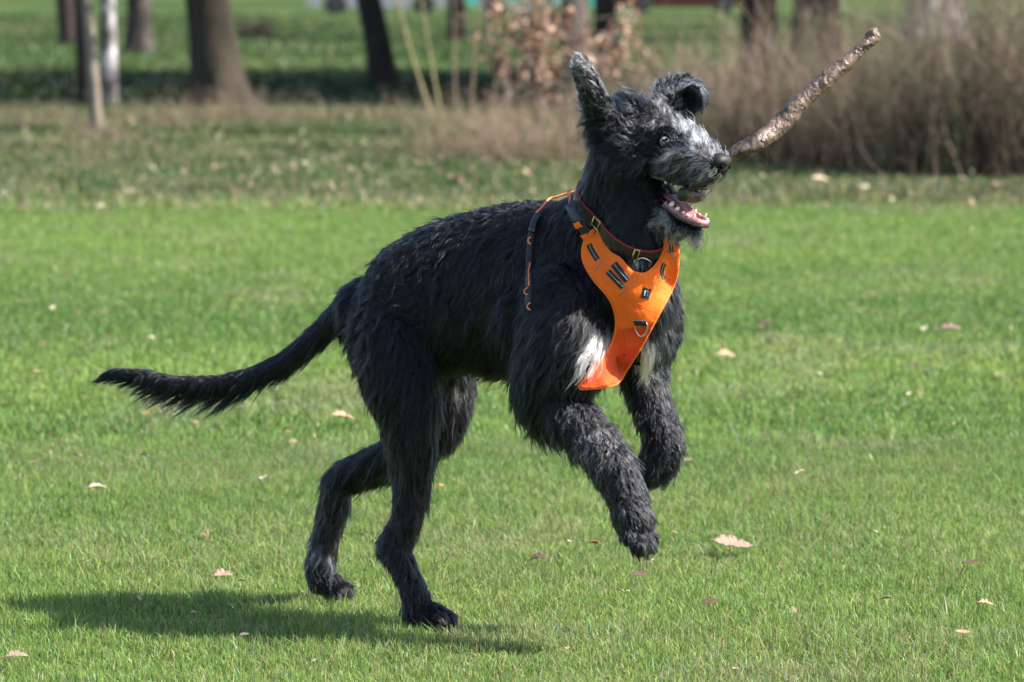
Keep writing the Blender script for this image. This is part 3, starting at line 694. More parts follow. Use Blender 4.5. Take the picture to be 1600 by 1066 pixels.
prim.add(*ball(P(1046, 158, .0), (.032, .028, .028), 14, 10)); prim.add(*ball(P(1070, 168, .03), (.028, .026, .034), 14, 10)); prim.add(*ball(P(1080, 155, .025), (.026, .018, .034), 14, 10)); prim.add(*ball(P(1062, 185, .0), (.034, .03, .03), 14, 10))
prim.add(*ear([(P(1032, 162, .015), .032, (-.55, .5, .65)), (P(1045, 144, .015), .036, (-.45, .65, .6)), (P(1065, 133, .01), .038, (-.2, .85, .5)), (P(1083, 134, -.005), .040, (.1, .95, .2)), (P(1095, 147, -.01), .036, (.2, .95, .1)), (P(1096, 168, -.01), .018, (.2, .95, 0))], cup=.45, th=.007))
# one continuous surface
bm_me = mesh_from('body', prim.v, prim.f)
tmp = link('body', bm_me)
md = tmp.modifiers.new('r', 'REMESH'); md.mode = 'VOXEL'; md.voxel_size = .0055
md = tmp.modifiers.new('s', 'SMOOTH'); md.factor = .5; md.iterations = 7
dg = bpy.context.evaluated_depsgraph_get(); body_me = bpy.data.meshes.new_from_object(tmp.evaluated_get(dg)); body_me.name = 'body'
bpy.data.objects.remove(tmp); bpy.data.meshes.remove(bm_me)
body_me.polygons.foreach_set('use_smooth', np.ones(len(body_me.polygons), bool))
SKIN = noisy('dog_skin', [(.3, (.004, .004, .005)), (.7, (.008, .008, .009))], 60, .9, .3, 200, dist=.001, spec=.05)
body_me.materials.append(SKIN)
body = part('body', body_me, dog)
nv = len(body_me.vertices); BV = np.empty(nv*3, np.float32); body_me.vertices.foreach_get('co', BV); BV = BV.reshape(-1, 3).astype(float)
BN_ = np.empty(nv*3, np.float32); body_me.vertices.foreach_get('normal', BN_); BN_ = BN_.reshape(-1, 3).astype(float)
body_me.calc_loop_triangles(); nt_ = len(body_me.loop_triangles); BT = np.empty(nt_*3, np.int32); body_me.loop_triangles.foreach_get('vertices', BT); BT = BT.reshape(-1, 3)
bvh = BVHTree.FromPolygons([tuple(v) for v in BV], [tuple(t) for t in BT])
CAMV = Vector(CAM)
def hit(px, py, off=0.0, smooth=True):
    d = Vector(ray(px, py)).normalized(); h, n, i, t = bvh.ray_cast(CAMV, d)
    if h is None:
        h, n, i, t = bvh.find_nearest(CAMV+d*10.0)
        return np.array(h)+np.array(n)*off, np.array(n)
    return np.array(h)+np.array(n)*off, np.array(n)

# ------------------------------------------------------------------ fur directions
B = bone
# torso: back, flank, belly
B(590, 430, .36, 700, 370, .28, (-.9, .3, -.35), .030, .02, .38, .6)
B(700, 360, .28, 880, 320, .15, (-.9, .35, -.2), .030, .03, .45, .6)
B(600, 480, .28, 700, 440, .20, (-.75, .1, -.65), .038, .14, .30, 1.3)
B(720, 440, .16, 860, 420, .05, (-.35, .1, -.95), .040, .12, .22, .5)
B(700, 530, .20, 840, 540, .05, (-.35, .1, -1), .044, .10, .22, .4)
B(700, 585, .25, 830, 600, .12, (-.5, .1, -1), .046, .05, .25, .3)
B(560, 480, .36, 560, 540, .30, (-.6, .1, -.9), .038, .05, .35, .4)
# shoulder and chest
B(890, 400, .02, 930, 470, -.07, (-.35, .0, -1), .040, .12, .25, .4)
B(870, 520, -.07, 940, 545, -.09, (-.85, 0, -.50), .042, .20, .25, .3)
B(985, 480, -.12, 990, 560, -.08, (.1, -.1, -1), .040, .10, .25, .2)
B(1045, 440, .05, 1045, 520, .06, (.25, .1, -1), .040, .05, .3, .3)
# near hind leg
B(610, 540, .20, 620, 610, .18, (-.35, 0, -1), .040, .05, .28, .4)
B(640, 640, .19, 645, 720, .19, (-.15, -.05, -1), .036, .07, .25, .3)
B(640, 740, .20, 622, 840, .21, (.1, -.05, -1), .027, .16, .30, .3)
B(620, 870, .20, 650, 935, .18, (.2, -.05, -1), .026, .20, .28, .3)
B(660, 960, .16, 695, 968, .13, (.8, -.4, -.6), .014, .04, .35, .3)
# far hind leg
B(690, 560, .45, 690, 650, .46, (-.1, 0, -1), .040, .22, .3, .3)
B(670, 690, .47, 560, 735, .58, (-.7, .2, -.75), .034, .12, .3, .3)
B(525, 760, .61, 508, 860, .61, (-.3, 0, -1), .032, .34, .32, .3)
B(503, 895, .60, 530, 920, .58, (.6, -.3, -.7), .018, .10, .3, .3)
# near front leg
B(850, 580, -.08, 840, 620, -.08, (-.6, 0, -.9), .048, .14, .28, .3)
B(865, 630, -.09, 900, 665, -.12, (.1, 0, -1), .031, .30, .30, .6)
B(900, 665, -.12, 960, 735, -.19, (.1, -.05, -1), .024, .42, .34, .8)
B(960, 740, -.19, 985, 800, -.20, (.25, -.05, -1), .023, .36, .30, .6)
B(985, 815, -.20, 1005, 850, -.21, (.3, -.1, -1), .014, .18, .25, .3)
# far front leg
B(1005, 560, .07, 1015, 620, .06, (.1, 0, -1), .029, .32, .3, .6)
B(1025, 650, .03, 1045, 690, .01, (.3, 0, -1), .026, .32, .34, .8)
B(1035, 710, .02, 1010, 745, .02, (-.5, 0, -1), .032, .20, .3, .5)
# tail
for (a, b) in ((0, 2), (2, 4)): bones.append((TAIL[a], TAIL[b], unit(TAIL[b]-TAIL[a])*.9+np.array([0, 0, -.35]), .042, .01, .22, .15))
for (a, b) in ((4, 5), (5, 6), (6, 7)): bones.append((TAIL[a], TAIL[b], unit(TAIL[b]-TAIL[a])*.75+np.array([0, 0, -.55]), .052, .01, .22, .12))
bones.append((TAIL[7], TAIL[9], unit(unit(TAIL[9]-TAIL[7])+np.array([0, 0, -.25])), .042, .0, .14, .1))
# neck
B(915, 370, .02, 940, 330, -.01, (-.25, 0, -1), .028, .05, .3, .4)
B(945, 300, -.04, 960, 250, -.08, (-.25, .0, -1), .030, .08, .35, .4)
B(985, 400, -.10, 1000, 320, -.09, (-.1, 0, -1), .026, .04, .2, .2)
# head, in head axes
def HB(a, b, f, ln, g, lift=.35, curl=.3):
    v = HEAD_F*f[0]+HEAD_L*f[1]+HEAD_U*f[2]; bones.append((H(*a), H(*b), unit(v), ln*1.35, g, lift, curl))
HB((-.05, 0, .06), (.02, 0, .07), (-1, 0, .25), .036, .36, .5, .7)
HB((.04, 0, .06), (.09, 0, .045), (-.9, 0, .35), .032, .55, .45, .8)
HB((.10, 0, .035), (.17, 0, .022), (-.5, 0, .8), .026, .62, .55, .8)
HB((.185, 0, .012), (.20, 0, .008), (-.4, 0, 1), .014, .62, .6, .3)
for s_ in (-1, 1):
    HB((.04, s_*.05, .035), (.085, s_*.035, .032), (-.2, s_*.8, .2), .015, .50, .5, .6); HB((.02, s_*.06, .02), (.05, s_*.06, .0), (-.9, s_*.35, .1), .034, .42, .45, .7)
    HB((.10, s_*.045, -.005), (.15, s_*.04, -.01), (-.85, s_*.5, -.40), .034, .58, .55, 1.0)
    HB((.13, s_*.04, -.06), (.20, s_*.03, -.055), (-.8, s_*.3, -.6), .015, .40, .4, .4); HB((.16, s_*.045, -.03), (.20, s_*.035, -.025), (-.7, s_*.4, -.6), .020, .50, .4, .4)
    HB((.07, s_*.055, -.05), (.10, s_*.05, -.06), (-.9, s_*.3, -.5), .024, .42, .35, .5)
    HB((.0, s_*.07, -.02), (-.03, s_*.07, .02), (-.9, s_*.1, -.6), .030, .30, .3, .5)
    HB((-.01, s_*.06, -.07), (-.05, s_*.06, -.05), (-.8, s_*.2, -.9), .034, .10, .35, .4)
def JB(a, b, f, ln, g, lift=.3, curl=.3):
    v = JD*f[0]+HEAD_L*f[1]+JU*f[2]; bones.append((J(*a), J(*b), unit(v), ln*1.3, g, lift, curl))
JB((.01, .04, .0), (.06, .035, .0), (-.8, .2, -.5), .018, .05, .3, .5); JB((.01, -.04, .0), (.06, -.035, .0), (-.8, -.2, -.5), .018, .05, .3, .5)
JB((.0, 0, -.03), (.07, 0, -.03), (-.4, 0, -.9), .030, .22, .4, .8)
JB((.155, 0, -.02), (.175, 0, -.018), (.35, 0, -1), .024, .50, .9, 1.2); JB((.08, .03, -.02), (.15, .025, -.02), (0, .4, -1), .024, .40, .6, 1.2); JB((.08, -.03, -.02), (.15, -.025, -.02), (0, -.4, -1), .024, .40, .6, 1.2)
JB((.09, 0, -.026), (.16, 0, -.02), (.0, 0, -1), .028, .42, .55, 1.8)
# ears
B(945, 195, -.10, 925, 150, -.11, (-.35, -.1, .9), .022, .35, .14, .1)
B(922, 140, -.11, 902, 88, -.09, (-.40, -.05, .9), .020, .62, .12, .05)
B(935, 215, -.07, 925, 205, -.06, (-.7, 0, -.8), .040, .10, .3, .3)
B(1074, 145, .012, 1084, 172, .012, (.2, 0, -1), .007, .0, .2, .1)
B(1035, 160, .0, 1055, 130, .0, (-.1, 0, 1), .018, .50, .5, .2)
B(1070, 125, .0, 1095, 140, -.02, (.5, 0, .3), .013, .60, .35, .2)
B(1098, 155, -.02, 1095, 180, -.02, (.1, 0, -1), .016, .12, .3, .2)
NB = len(bones)
bA = np.array([b[0] for b in bones]); bB = np.array([b[1] for b in bones]); bF = np.array([b[2] for b in bones]); bP = np.array([b[3:7] for b in bones])
def field(p):
    F = np.zeros((len(p), 3)); Q = np.zeros((len(p), 4)); W = np.zeros(len(p))
    for i in range(NB):
        ab = bB[i]-bA[i]; t = np.clip(((p-bA[i])@ab)/(ab@ab+1e-9), 0, 1); d2 = ((p-bA[i]-t[:, None]*ab)**2).sum(1)
        wv = 1/(d2+2e-5)**2.2; F += wv[:, None]*bF[i]; Q += wv[:, None]*bP[i]; W += wv
    return unit(F), Q/W[:, None]
def blob(p, px, py, y, r, dy=None):
    """soft spot on the coat at a place of the body: r in px"""
    c = P(px, py, y); d = (p-c)*PXM; return np.exp(-(d[:, 0]**2+d[:, 2]**2+(d[:, 1]*.25)**2)/r**2)

# ------------------------------------------------------------------ harness outline (needed for parting the fur)
OUT = [(926, 360), (914, 376), (910, 398), (916, 418), (930, 440), (950, 463), (960, 484), (963, 508), (957, 534), (944, 556), (926, 580), (908, 600), (906, 607),
       (925, 607), (948, 604), (966, 598), (978, 580), (992, 558), (1006, 534), (1020, 508), (1034, 482), (1048, 456), (1057, 430), (1060, 400), (1057, 372), (1050, 362),
       (1043, 366), (1039, 384), (1033, 402), (1022, 418), (1008, 428), (994, 427), (982, 420), (968, 404), (952, 394), (943, 376), (938, 362)]
OUT = np.array(OUT, float)
oc = crom(np.vstack([OUT, OUT[:1]]), 200)[:-1]
def inside(poly, x, y):
    c = np.zeros(len(x), bool); j = len(poly)-1
    for i in range(len(poly)):
        xi, yi = poly[i]; xj, yj = poly[j]
        m = ((yi > y) != (yj > y)) & (x < (xj-xi)*(y-yi)/(yj-yi+1e-12)+xi); c ^= m; j = i
    return c
HOFF = .019
gs = 3.0; gx = np.arange(895, 1070, gs); gy = np.arange(352, 616, gs); GX, GY = np.meshgrid(gx, gy)
cxm = GX[:-1, :-1]+gs/2; cym = GY[:-1, :-1]+gs/2; keepc = inside(oc, cxm.ravel(), cym.ravel()).reshape(cxm.shape)
vid = -np.ones(GX.shape, int); HP = []; Fh = []
for a in range(keepc.shape[0]):
    for b in range(keepc.shape[1]):
        if keepc[a, b]:
            q = []
            for (i, j) in ((a, b), (a, b+1), (a+1, b+1), (a+1, b)):
                if vid[i, j] < 0: vid[i, j] = len(HP); HP.append([GX[i, j], GY[i, j]])
                q.append(vid[i, j])
            Fh.append(q)
HP = np.array(HP); from collections import Counter
ec = Counter()
for q in Fh:
    for k in range(4): ec[tuple(sorted((q[k], q[(k+1) % 4])))] += 1
bd = sorted({v for e, c in ec.items() if c == 1 for v in e})
for v in bd:
    d = ((oc-HP[v])**2).sum(1); HP[v] = oc[d.argmin()]
# depth of the body under the harness, smoothed so that the cloth spans the hollows
def depth_of(px, py):
    d = Vector(ray(px, py)).normalized(); h, n, i, t = bvh.ray_cast(CAMV, d)
    return np.nan if h is None else t
HD = np.array([depth_of(*p) for p in HP])
nb = [[] for _ in HP]
for (a, b) in ec: nb[a].append(b); nb[b].append(a)
bad = np.isnan(HD); HD[bad] = np.nanmedian(HD)
for _ in range(60):
    new = HD.copy()
    for i, l in enumerate(nb): new[i] = .35*HD[i]+.65*HD[l].mean() if bad[i] else min(HD[i], .5*HD[i]+.5*HD[l].mean()) if _ < 30 else .5*HD[i]+.5*HD[l].mean()
    HD = new
def unproj(px, py, t): return CAM+np.array(Vector(ray(px, py)).normalized())*t
HV = np.array([unproj(p[0], p[1], t-HOFF) for p, t in zip(HP, HD)])
kdh = KDTree(len(HV)); [kdh.insert(v, i) for i, v in enumerate(HV)]; kdh.balance()
def hdepth(px, py):
    d = ((HP-[px, py])**2).sum(1); k = np.argsort(d)[:4]; w_ = 1/(d[k]+.5); return (HD[k]*w_).sum()/w_.sum()
def HS(px, py, off=0.0): return unproj(px, py, hdepth(px, py)-HOFF-off)

# collar ring round the neck: nearly level at the throat, rising to the nape
CC = P(978, 338, .00); CN = unit(P(1010, 250, -.06)-P(950, 425, .05)); CN = unit(CN+np.array([.0, -.28, .0]))
ce1 = unit(np.cross(CN, (0, 1, 0))); ce2 = np.cross(CN, ce1)
ring = []
for a in np.linspace(0, 2*np.pi, 72, endpoint=False):
    d = ce1*math.cos(a)+ce2*math.sin(a); h, n, i, t = bvh.ray_cast(Vector(CC), Vector(d)); ring.append(t if h is not None and t < .2 else .085)
ring = np.array(ring)
for _ in range(12): ring = .5*ring+.25*np.roll(ring, 1)+.25*np.roll(ring, -1)
def CR(a, off=.010, up=0.0):
    k = (a/(2*np.pi)*72) % 72; i = int(k); f = k-i; r = ring[i]*(1-f)+ring[(i+1) % 72]*f+off
    return CC+(ce1*math.cos(a)+ce2*math.sin(a))*r+CN*up
CRP = np.array([CR(a, .004) for a in np.linspace(0, 2*np.pi, 120)])
_h, _n = hit(1037, 221)
_q = (_h-np.array(_n)*.0035-SK)/Z; _m = abs(_q@HEAD_L)
EYE = [H(_q@HEAD_F, s_*_m, _q@HEAD_U) for s_ in (-1, 1)]
NOSE = H(.222, 0, -.004)

# ------------------------------------------------------------------ fur
def build_fur(N):
    tri = BV[BT]; ar = np.linalg.norm(np.cross(tri[:, 1]-tri[:, 0], tri[:, 2]-tri[:, 0]), axis=1)/2
    tc_ = tri.mean(1); tn = unit(np.cross(tri[:, 1]-tri[:, 0], tri[:, 2]-tri[:, 0]))
    facing = tn@np.array([0, -1, .15]); wgt = ar*np.where(facing > -.25, 1, .45)
    hd = np.linalg.norm(tc_-SK, axis=1); wgt *= np.where(hd < .26, 2.0, 1)
    pk = rng.choice(nt_, N, p=wgt/wgt.sum()); u = rng.uniform(0, 1, (N, 2)); fl_ = u.sum(1) > 1; u[fl_] = 1-u[fl_]
    root = tri[pk, 0]+(tri[pk, 1]-tri[pk, 0])*u[:, :1]+(tri[pk, 2]-tri[pk, 0])*u[:, 1:]
    nrm = unit(BN_[BT[pk]].mean(1))
    # parting: none under harness, collar, on nose, eyes, inside of the mouth
    dead = np.zeros(N, bool)
    near = np.linalg.norm(root-np.array(CC), axis=1) < .40
    for i in np.where(near)[0]:
        if kdh.find(root[i])[2] < .018: dead[i] = True
    ax = (root-CC)@CN; rad = np.linalg.norm((root-CC)-ax[:, None]*CN, axis=1); dead |= (ax > -.019) & (ax < .019) & (rad < .14)
    dead |= np.linalg.norm((root-NOSE)/np.array([.0235]), axis=1) < 1.0
    for e in EYE: dead |= np.linalg.norm(root-e, axis=1) < .0185
    q = root-JH; jf, jl, ju = q@JD, q@HEAD_L, q@JU
    dead |= (jf > .085) & (jf < .23) & (ju > -.006) & (ju < .035) & (np.abs(jl) < .055) & (nrm@JU > .2)
    q = root-SK; hf, hl, hu = q@HEAD_F, q@HEAD_L, q@HEAD_U
    dead |= (hf > .05) & (hf < .28) & (hu < -.035) & (nrm@HEAD_U < -.75)
    dead |= (jf > .11) & (jf < .25) & (ju > -.033) & (ju < .012) & (nrm@JU > .55) & (np.abs(jl) < .06)
    root = root[~dead]; nrm = nrm[~dead]; N = len(root)
    flow, q = field(root); ln, grey, lift, curl = q.T
    # big slow swirls in the lie of the coat
    de = np.min([np.linalg.norm(root-e, axis=1) for e in EYE], axis=0); ln = ln*np.clip((de-.008)/.035, .25, 1); lift = lift*np.clip((de-.008)/.035, .3, 1)
    w1 = np.column_stack([vnoise(root, 11, s) for s in (1, 2, 3)])-.5; w2 = np.column_stack([vnoise(root, 38, s) for s in (4, 5, 6)])-.5
    flow = unit(flow+w1*.75*(.4+curl[:, None])+w2*.7*curl[:, None])
    flow = unit(flow-nrm*(flow*nrm).sum(1, keepdims=True))
    ln = ln*(.72+.56*vnoise(root, 26, 8))*rng.uniform(.5, 1.15, N)*np.where(np.linalg.norm(root-SK, axis=1) < .3, 1.12, 1.06)
    guard = rng.uniform(0, 1, N) < .10; ln[guard] *= 1.45
    # fringe: longer below the tail, behind the forelegs, on the belly
    down = np.clip(-nrm[:, 2], 0, 1); tx, _ = proj(root); rx, ry = proj(root)
    tail = (rx < 520) & (ry < 660); fr = np.sin((rx-150)/370*np.pi)
    ln = np.where(tail, ln*(.62+down*1.6*np.clip(fr, .2, 1)*(.6+.8*vnoise(root, 22, 15))), ln)
    elb = np.exp(-(((rx-835)/50)**2+((ry-640)/40)**2))+.7*np.exp(-(((rx-900)/45)**2+((ry-700)/30)**2))
    ln *= 1+.75*elb*down
    ln *= 1+.7*blob(root, 1005, 550, -.02, 24)+.4*blob(root, 940, 545, -.12, 20)
    chest = (rx > 1050) & (ry > 380) & (ry < 600); ln[chest] *= .65
    # tone of each hair: grizzled places of the coat
    spots = [(978, 778, -.18, 40, .12), (930, 690, -.12, 45, .15), (1085, 205, -.1, 20, .10), (1062, 180, -.08, 16, .08), (1040, 650, .0, 30, .15), (500, 862, .6, 26, .28), (510, 800, .62, 24, .2),
             (672, 860, .2, 22, .35), (715, 600, .45, 16, .6), (940, 545, -.12, 17, 2.4), (952, 522, -.12, 13, 2.2), (926, 566, -.12, 12, 1.8), (1002, 548, -.03, 19, 2.3), (1010, 566, .0, 14, 2.0), (1018, 524, .0, 13, 2.0), (1000, 405, -.12, 16, .8), (1040, 335, -.12, 22, .35),
             (1075, 250, -.15, 26, .15), (905, 92, -.09, 14, .25), (1085, 152, 0, 12, -.6), (1000, 300, -.1, 30, -.1), (960, 215, -.1, 24, -.25), (940, 200, -.1, 24, -.3), (1050, 290, -.14, 20, -.3), (1060, 215, -.12, 14, -.1), (1036, 219, -.1, 17, -.8), (1034, 232, -.1, 11, -.3), (1085, 278, -.15, 22, -.25), (985, 250, -.1, 24, -.25), (1055, 190, -.1, 12, .0), (1078, 203, -.1, 11, .15), (1010, 185, -.1, 14, -.2), (890, 590, -.08, 40, .1)]
    for (x, y, yy, r, a) in spots: grey = grey+a*blob(root, x, y, yy, r)
    hd_ = np.linalg.norm(root-SK, axis=1) < .30; grey = np.where(hd_ | (grey > .5), grey, grey*.55)
    st = vnoise(root*[1, 1, 1], 60, 17)
    grey = np.clip(grey*(.55+.9*st), 0, 1)
    # guide clumps
    ncl = N//20; ci = rng.choice(N, ncl, replace=False); kd = KDTree(ncl); [kd.insert(root[c], k) for k, c in enumerate(ci)]; kd.balance()
    own = np.array([ci[kd.find(r)[1]] for r in root])
    cd = unit(rng.normal(0, 1, (N, 3)))[own]; dev = rng.uniform(0, 1, N)[own]**1.5; flow = unit(flow+cd*(dev*(.10+.50*np.clip(curl, 0, 1.2)))[:, None]); flow = unit(flow-nrm*np.minimum(0, (flow*nrm).sum(1))[:, None])
    lift = lift*(.6+1.1*rng.uniform(0, 1, N)[own]); lift[guard] *= 1.3; ln = ln*(.8+.4*rng.uniform(0, 1, N)[own])
    cl = np.where(grey > .3, .5, .10); rc = rng.uniform(0, 1, N)[own]*cl+rng.uniform(0, 1, N)*(1-cl); rc = (rc-.5)*(1+.5*cl)+.5
    is_g = rc < grey
    tone = np.where(is_g, (.25+.75*rng.uniform(0, 1, N))*(.22+.78*grey), rng.uniform(0, .05, N)**1.0+.03*grey); wh = grey > .93; tone[wh] = rng.uniform(.85, 1.0, wh.sum())
    K = 8; t = np.linspace(0, 1, K)[None, :, None]
    ph = rng.uniform(0, 6.283, N)
    def path(idx):
        f, n_, L, li = flow[idx], nrm[idx], ln[idx][:, None, None], lift[idx][:, None, None]
        p = root[idx][:, None]+L*(f[:, None]*(t*.96)+n_[:, None]*(li*(t**.7)*.62*(1-.35*t)))
        p = p+np.array([0, 0, -1.])*(L*.26*t*t)
        sd_ = np.cross(f, n_)[:, None]; cu = curl[idx][:, None, None]; p = p+sd_*(L*(cu*.20+.04)*np.sin(t*7.5+ph[own[idx]][:, None, None])*t)+n_[:, None]*(L*cu*.10*np.sin(t*6.3+ph[own[idx]][:, None, None]*1.7)*t)
        return p
    A = np.arange(N); pos = path(A); gp = path(own)
    k = (.90*(t**.9))*rng.uniform(.3, 1, N)[:, None, None]
    pos = pos*(1-k)+gp*k
    fly = rng.uniform(0, 1, N) < .09
    pos[fly] += (rng.normal(0, .010, (fly.sum(), 1, 3)))*(t**1.5)
    # no hair over the eyes and the nose pad, none sticking through the cloth
    gone = np.zeros(N, bool)
    for e in EYE:
        o_ = unit(e-H(.05, 0, .0)); c_ = e+unit(HEAD_F*.55+o_*.8+HEAD_U*.05)*.012
        gone |= (np.linalg.norm(pos-c_, axis=2).min(1) < .0140)
    gone |= (np.linalg.norm(pos-(NOSE+HEAD_F*.008), axis=2).min(1) < .0205)
    inner = [i for i in range(len(HV)) if i not in set(bd)]; kdi = KDTree(len(inner)); [kdi.insert(HV[i], i) for i in inner]; kdi.balance()
    cand = np.where(np.linalg.norm(root-HV.mean(0), axis=1) < .22)[0]
    for i in cand:
        if kdi.find(pos[i, -1])[2] < .0055 or kdi.find(pos[i, 4])[2] < .0055: gone[i] = True
    pos = pos[~gone]; tone = tone[~gone]; N = len(pos)
    hc = bpy.data.hair_curves.new('fur'); hc.add_curves([K]*N)
    hc.position_data.foreach_set('vector', pos.astype(np.float32).ravel())
    rr = ((rng.uniform(.00045, .00105, N)*np.where(np.linalg.norm(pos[:, 0]-SK, axis=1) < .3, .8, 1))[:, None]*np.linspace(1, .12, K)[None]**.8).astype(np.float32)
    (hc.attributes.get('radius') or hc.attributes.new('radius', 'FLOAT', 'POINT')).data.foreach_set('value', rr.ravel())
    hc.attributes.new('tone', 'FLOAT', 'CURVE').data.foreach_set('value', tone.astype(np.float32))
    return hc
fm = bpy.data.materials.new('fur'); fm.use_nodes = True; fn = fm.node_tree; fn.nodes.clear()
fo = fn.nodes.new('ShaderNodeOutputMaterial'); fh = fn.nodes.new('ShaderNodeBsdfHairPrincipled'); fh.model = 'CHIANG'; fh.parametrization = 'COLOR'
fa = nnode(fn, 'ShaderNodeAttribute', attribute_name='tone')
fr_ = ramp(fn, fa.outputs['Fac'], [(0, (.002, .002, .0026)), (.05, (.006, .006, .008)), (.45, (.17, .17, .182)), (.85, (.74, .73, .73)), (1, (.93, .92, .90))])
fn.links.new(fr_, fh.inputs['Color']); fh.inputs['IOR'].default_value = 1.365; fh.inputs['Roughness'].default_value = .29; fh.inputs['Radial Roughness'].default_value = .45
fn.links.new(fh.outputs[0], fo.inputs[0])
hc = build_fur(250000); hc.materials.append(fm)
fur = part('fur', hc, dog)

# ------------------------------------------------------------------ face
def plain(name, c, rough=.5, spec=.5, metal=0, coat=0):
    m, nt, b = mat_new(name); b.inputs['Base Color'].default_value = (*c, 1); b.inputs['Roughness'].default_value = rough
    b.inputs['Specular IOR Level'].default_value = spec; b.inputs['Metallic'].default_value = metal; b.inputs['Coat Weight'].default_value = coat; return m
for e in EYE:
    outw = unit(e-H(.05, 0, .0)); ld = unit(HEAD_F*.55+outw*.8+HEAD_U*.05); e1 = unit(np.cross(ld, HEAD_U)); e2 = np.cross(e1, ld)
    c = e+ld*.003; v, f = ball(c, .0128, 20, 14, [e1, e2, ld]); ey = part('eye', mesh_from('eye', v, f, plain('eye_white', (.22, .23, .25), .15, .6, 0, .6)), dog)
    v, f = ball(c+ld*.0016+HEAD_F*.0016, .0118, 20, 14, [e1, e2, ld]); part('iris', mesh_from('iris', v, f, plain('iris', (.018, .008, .004), .08, .6, 0, 1)), ey)
    lid = MB()
    for sg in (1, -1):
        pts = [c+(e1*math.cos(a)*.0128+e2*sg*math.sin(a)*.0070)+ld*(.0055+.0055*math.sin(a)) for a in np.linspace(0, math.pi, 11)]; lid.add(*tube(pts, [.0022]*11, 6))
    part('eyelid', lid.mesh('eyelid', SKIN), ey)
# nose pad with two nostrils
nm_ = noisy('nose_leather', [(.3, (.006, .006, .007)), (.7, (.015, .015, .017))], 260, .55, .5, 900, dist=.0006, spec=.35)
nz = MB(); n_s, n_r = 28, 20; vs = []
for i in range(n_r+1):
    th = math.pi*i/n_r
    for j in range(n_s):
        ph = 2*math.pi*j/n_s; d = np.array([math.cos(th), math.sin(th)*math.cos(ph), math.sin(th)*math.sin(ph)])   # f, l, u
        d = np.sign(d)*np.abs(d)**.80
        r = np.array([.0235, .0310, .0250]); p = d*r
        if d[2] < 0: p[1] *= 1+.42*d[2]
        for s_ in (-1, 1):
            nd = unit(np.array([.80, s_*.56, -.10])); k = math.exp(-((np.linalg.norm(d-nd))/.27)**2); p = p*(1-.42*k)
            nd = unit(np.array([.45, s_*.88, -.28])); k = math.exp(-((np.linalg.norm(d-nd))/.20)**2); p = p*(1-.25*k)
        k = math.exp(-(d[1]/.10)**2)*(d[2] < .1)*(d[0] > 0); p = p*(1-.09*k)
        vs.append(NOSE+HEAD_F*(p[0]-.001)+HEAD_L*p[1]+HEAD_U*p[2])
fs = [(i*n_s+j, i*n_s+(j+1) % n_s, (i+1)*n_s+(j+1) % n_s, (i+1)*n_s+j) for i in range(n_r) for j in range(n_s)]
nose = part('nose', mesh_from('nose', vs, fs, nm_), dog)
for s_ in (-1, 1):
    v, f = ball(NOSE+HEAD_F*.0160+HEAD_L*s_*.0140-HEAD_U*.003, (.0055, .0055, .0062), 12, 8, AX); part('nostril', mesh_from('nostril', v, f, plain('nostril', (.002, .002, .002), .8, .1)), nose)
# mouth: gums, tongue, palate, teeth
GUM = noisy('gum', [(.36, (.26, .085, .095)), (.52, (.36, .14, .15)), (.64, (.06, .022, .026))], 45, .40, .5, 120, dist=.001, spec=.5, coat=.15)
LIP = noisy('lip', [(.35, (.02, .014, .016)), (.7, (.09, .035, .042))], 50, .3, .3, 120, dist=.001, spec=.5, coat=.4)
TNG = noisy('tongue', [(.38, (.20, .055, .065)), (.65, (.36, .125, .135))], 50, .45, .5, 260, dist=.0012, spec=.45, coat=.1)
TTH = noisy('tooth', [(.3, (.62, .57, .44)), (.7, (.80, .77, .68))], 60, .25, .1, 100, dist=.0005, spec=.5, coat=.3)
def arch(f0, tip, wb, wt, u0, u1, n=31, F=J):
    """U shaped line round the jaw from the left back over the tip to the right back"""
    out = []
    for k in np.linspace(-1, 1, n):
        a = abs(k)
        if a > .35:
            q = (a-.35)/.65; f = tip-.022-(tip-.022-f0)*q; l = wt+(wb-wt)*q
        else:
            q = a/.35*math.pi/2; f = tip-.022+.022*math.cos(q); l = wt*math.sin(q)
        out.append(F(f, math.copysign(l, k), u0+(u1-u0)*(a)))
    return np.array(out)
ar_l = arch(.080, .168, .030, .0200, .004, .010)
part('lip', mesh_from('lip', *tube(arch(.078, .1715, .0330, .0225, -.002, .004), [.0045, .0060, .0045, .0052, .0042]*6+[.005], 10, 60), LIP), dog)
part('gum', mesh_from('gum', *tube(ar_l, [.0075]*31, 10, 60), GUM), dog)
mo = MB(); fl_v = []; nfl = 15
for i in range(nfl):
    u = i/(nfl-1); f = .065+.098*u; wd = (.028-.012*u)*(1 if u < .85 else math.sqrt(max(.02, 1-((u-.85)/.15)**2)))
    for k in np.linspace(-1, 1, 9): fl_v.append(J(f, wd*k, .001+.005*(k*k)))
mo.add(fl_v, [(i*9+j, i*9+j+1, i*9+j+10, i*9+j+9) for i in range(nfl-1) for j in range(8)])
o_ = part('mouth_floor', mo.mesh('mouth_floor', GUM), dog); m_ = o_.modifiers.new('t', 'SOLIDIFY'); m_.thickness = .003
tv = []; ntg = 20
for i in range(ntg):
    u = i/(ntg-1); f = .062+.078*u; wd = (.023-.003*u)*(math.sqrt(max(.01, 1-((u-.75)/.26)**2)) if u > .75 else 1); hh = .015*math.sin(math.pi*min(1, u*.75+.2))+.002
    for a in np.linspace(0, 2*math.pi, 14, endpoint=False):
        x_ = math.cos(a); z_ = math.sin(a); tv.append(J(f, wd*x_, hh+.006*z_-(.005*math.exp(-(x_/.3)**2) if z_ > 0 else 0)))
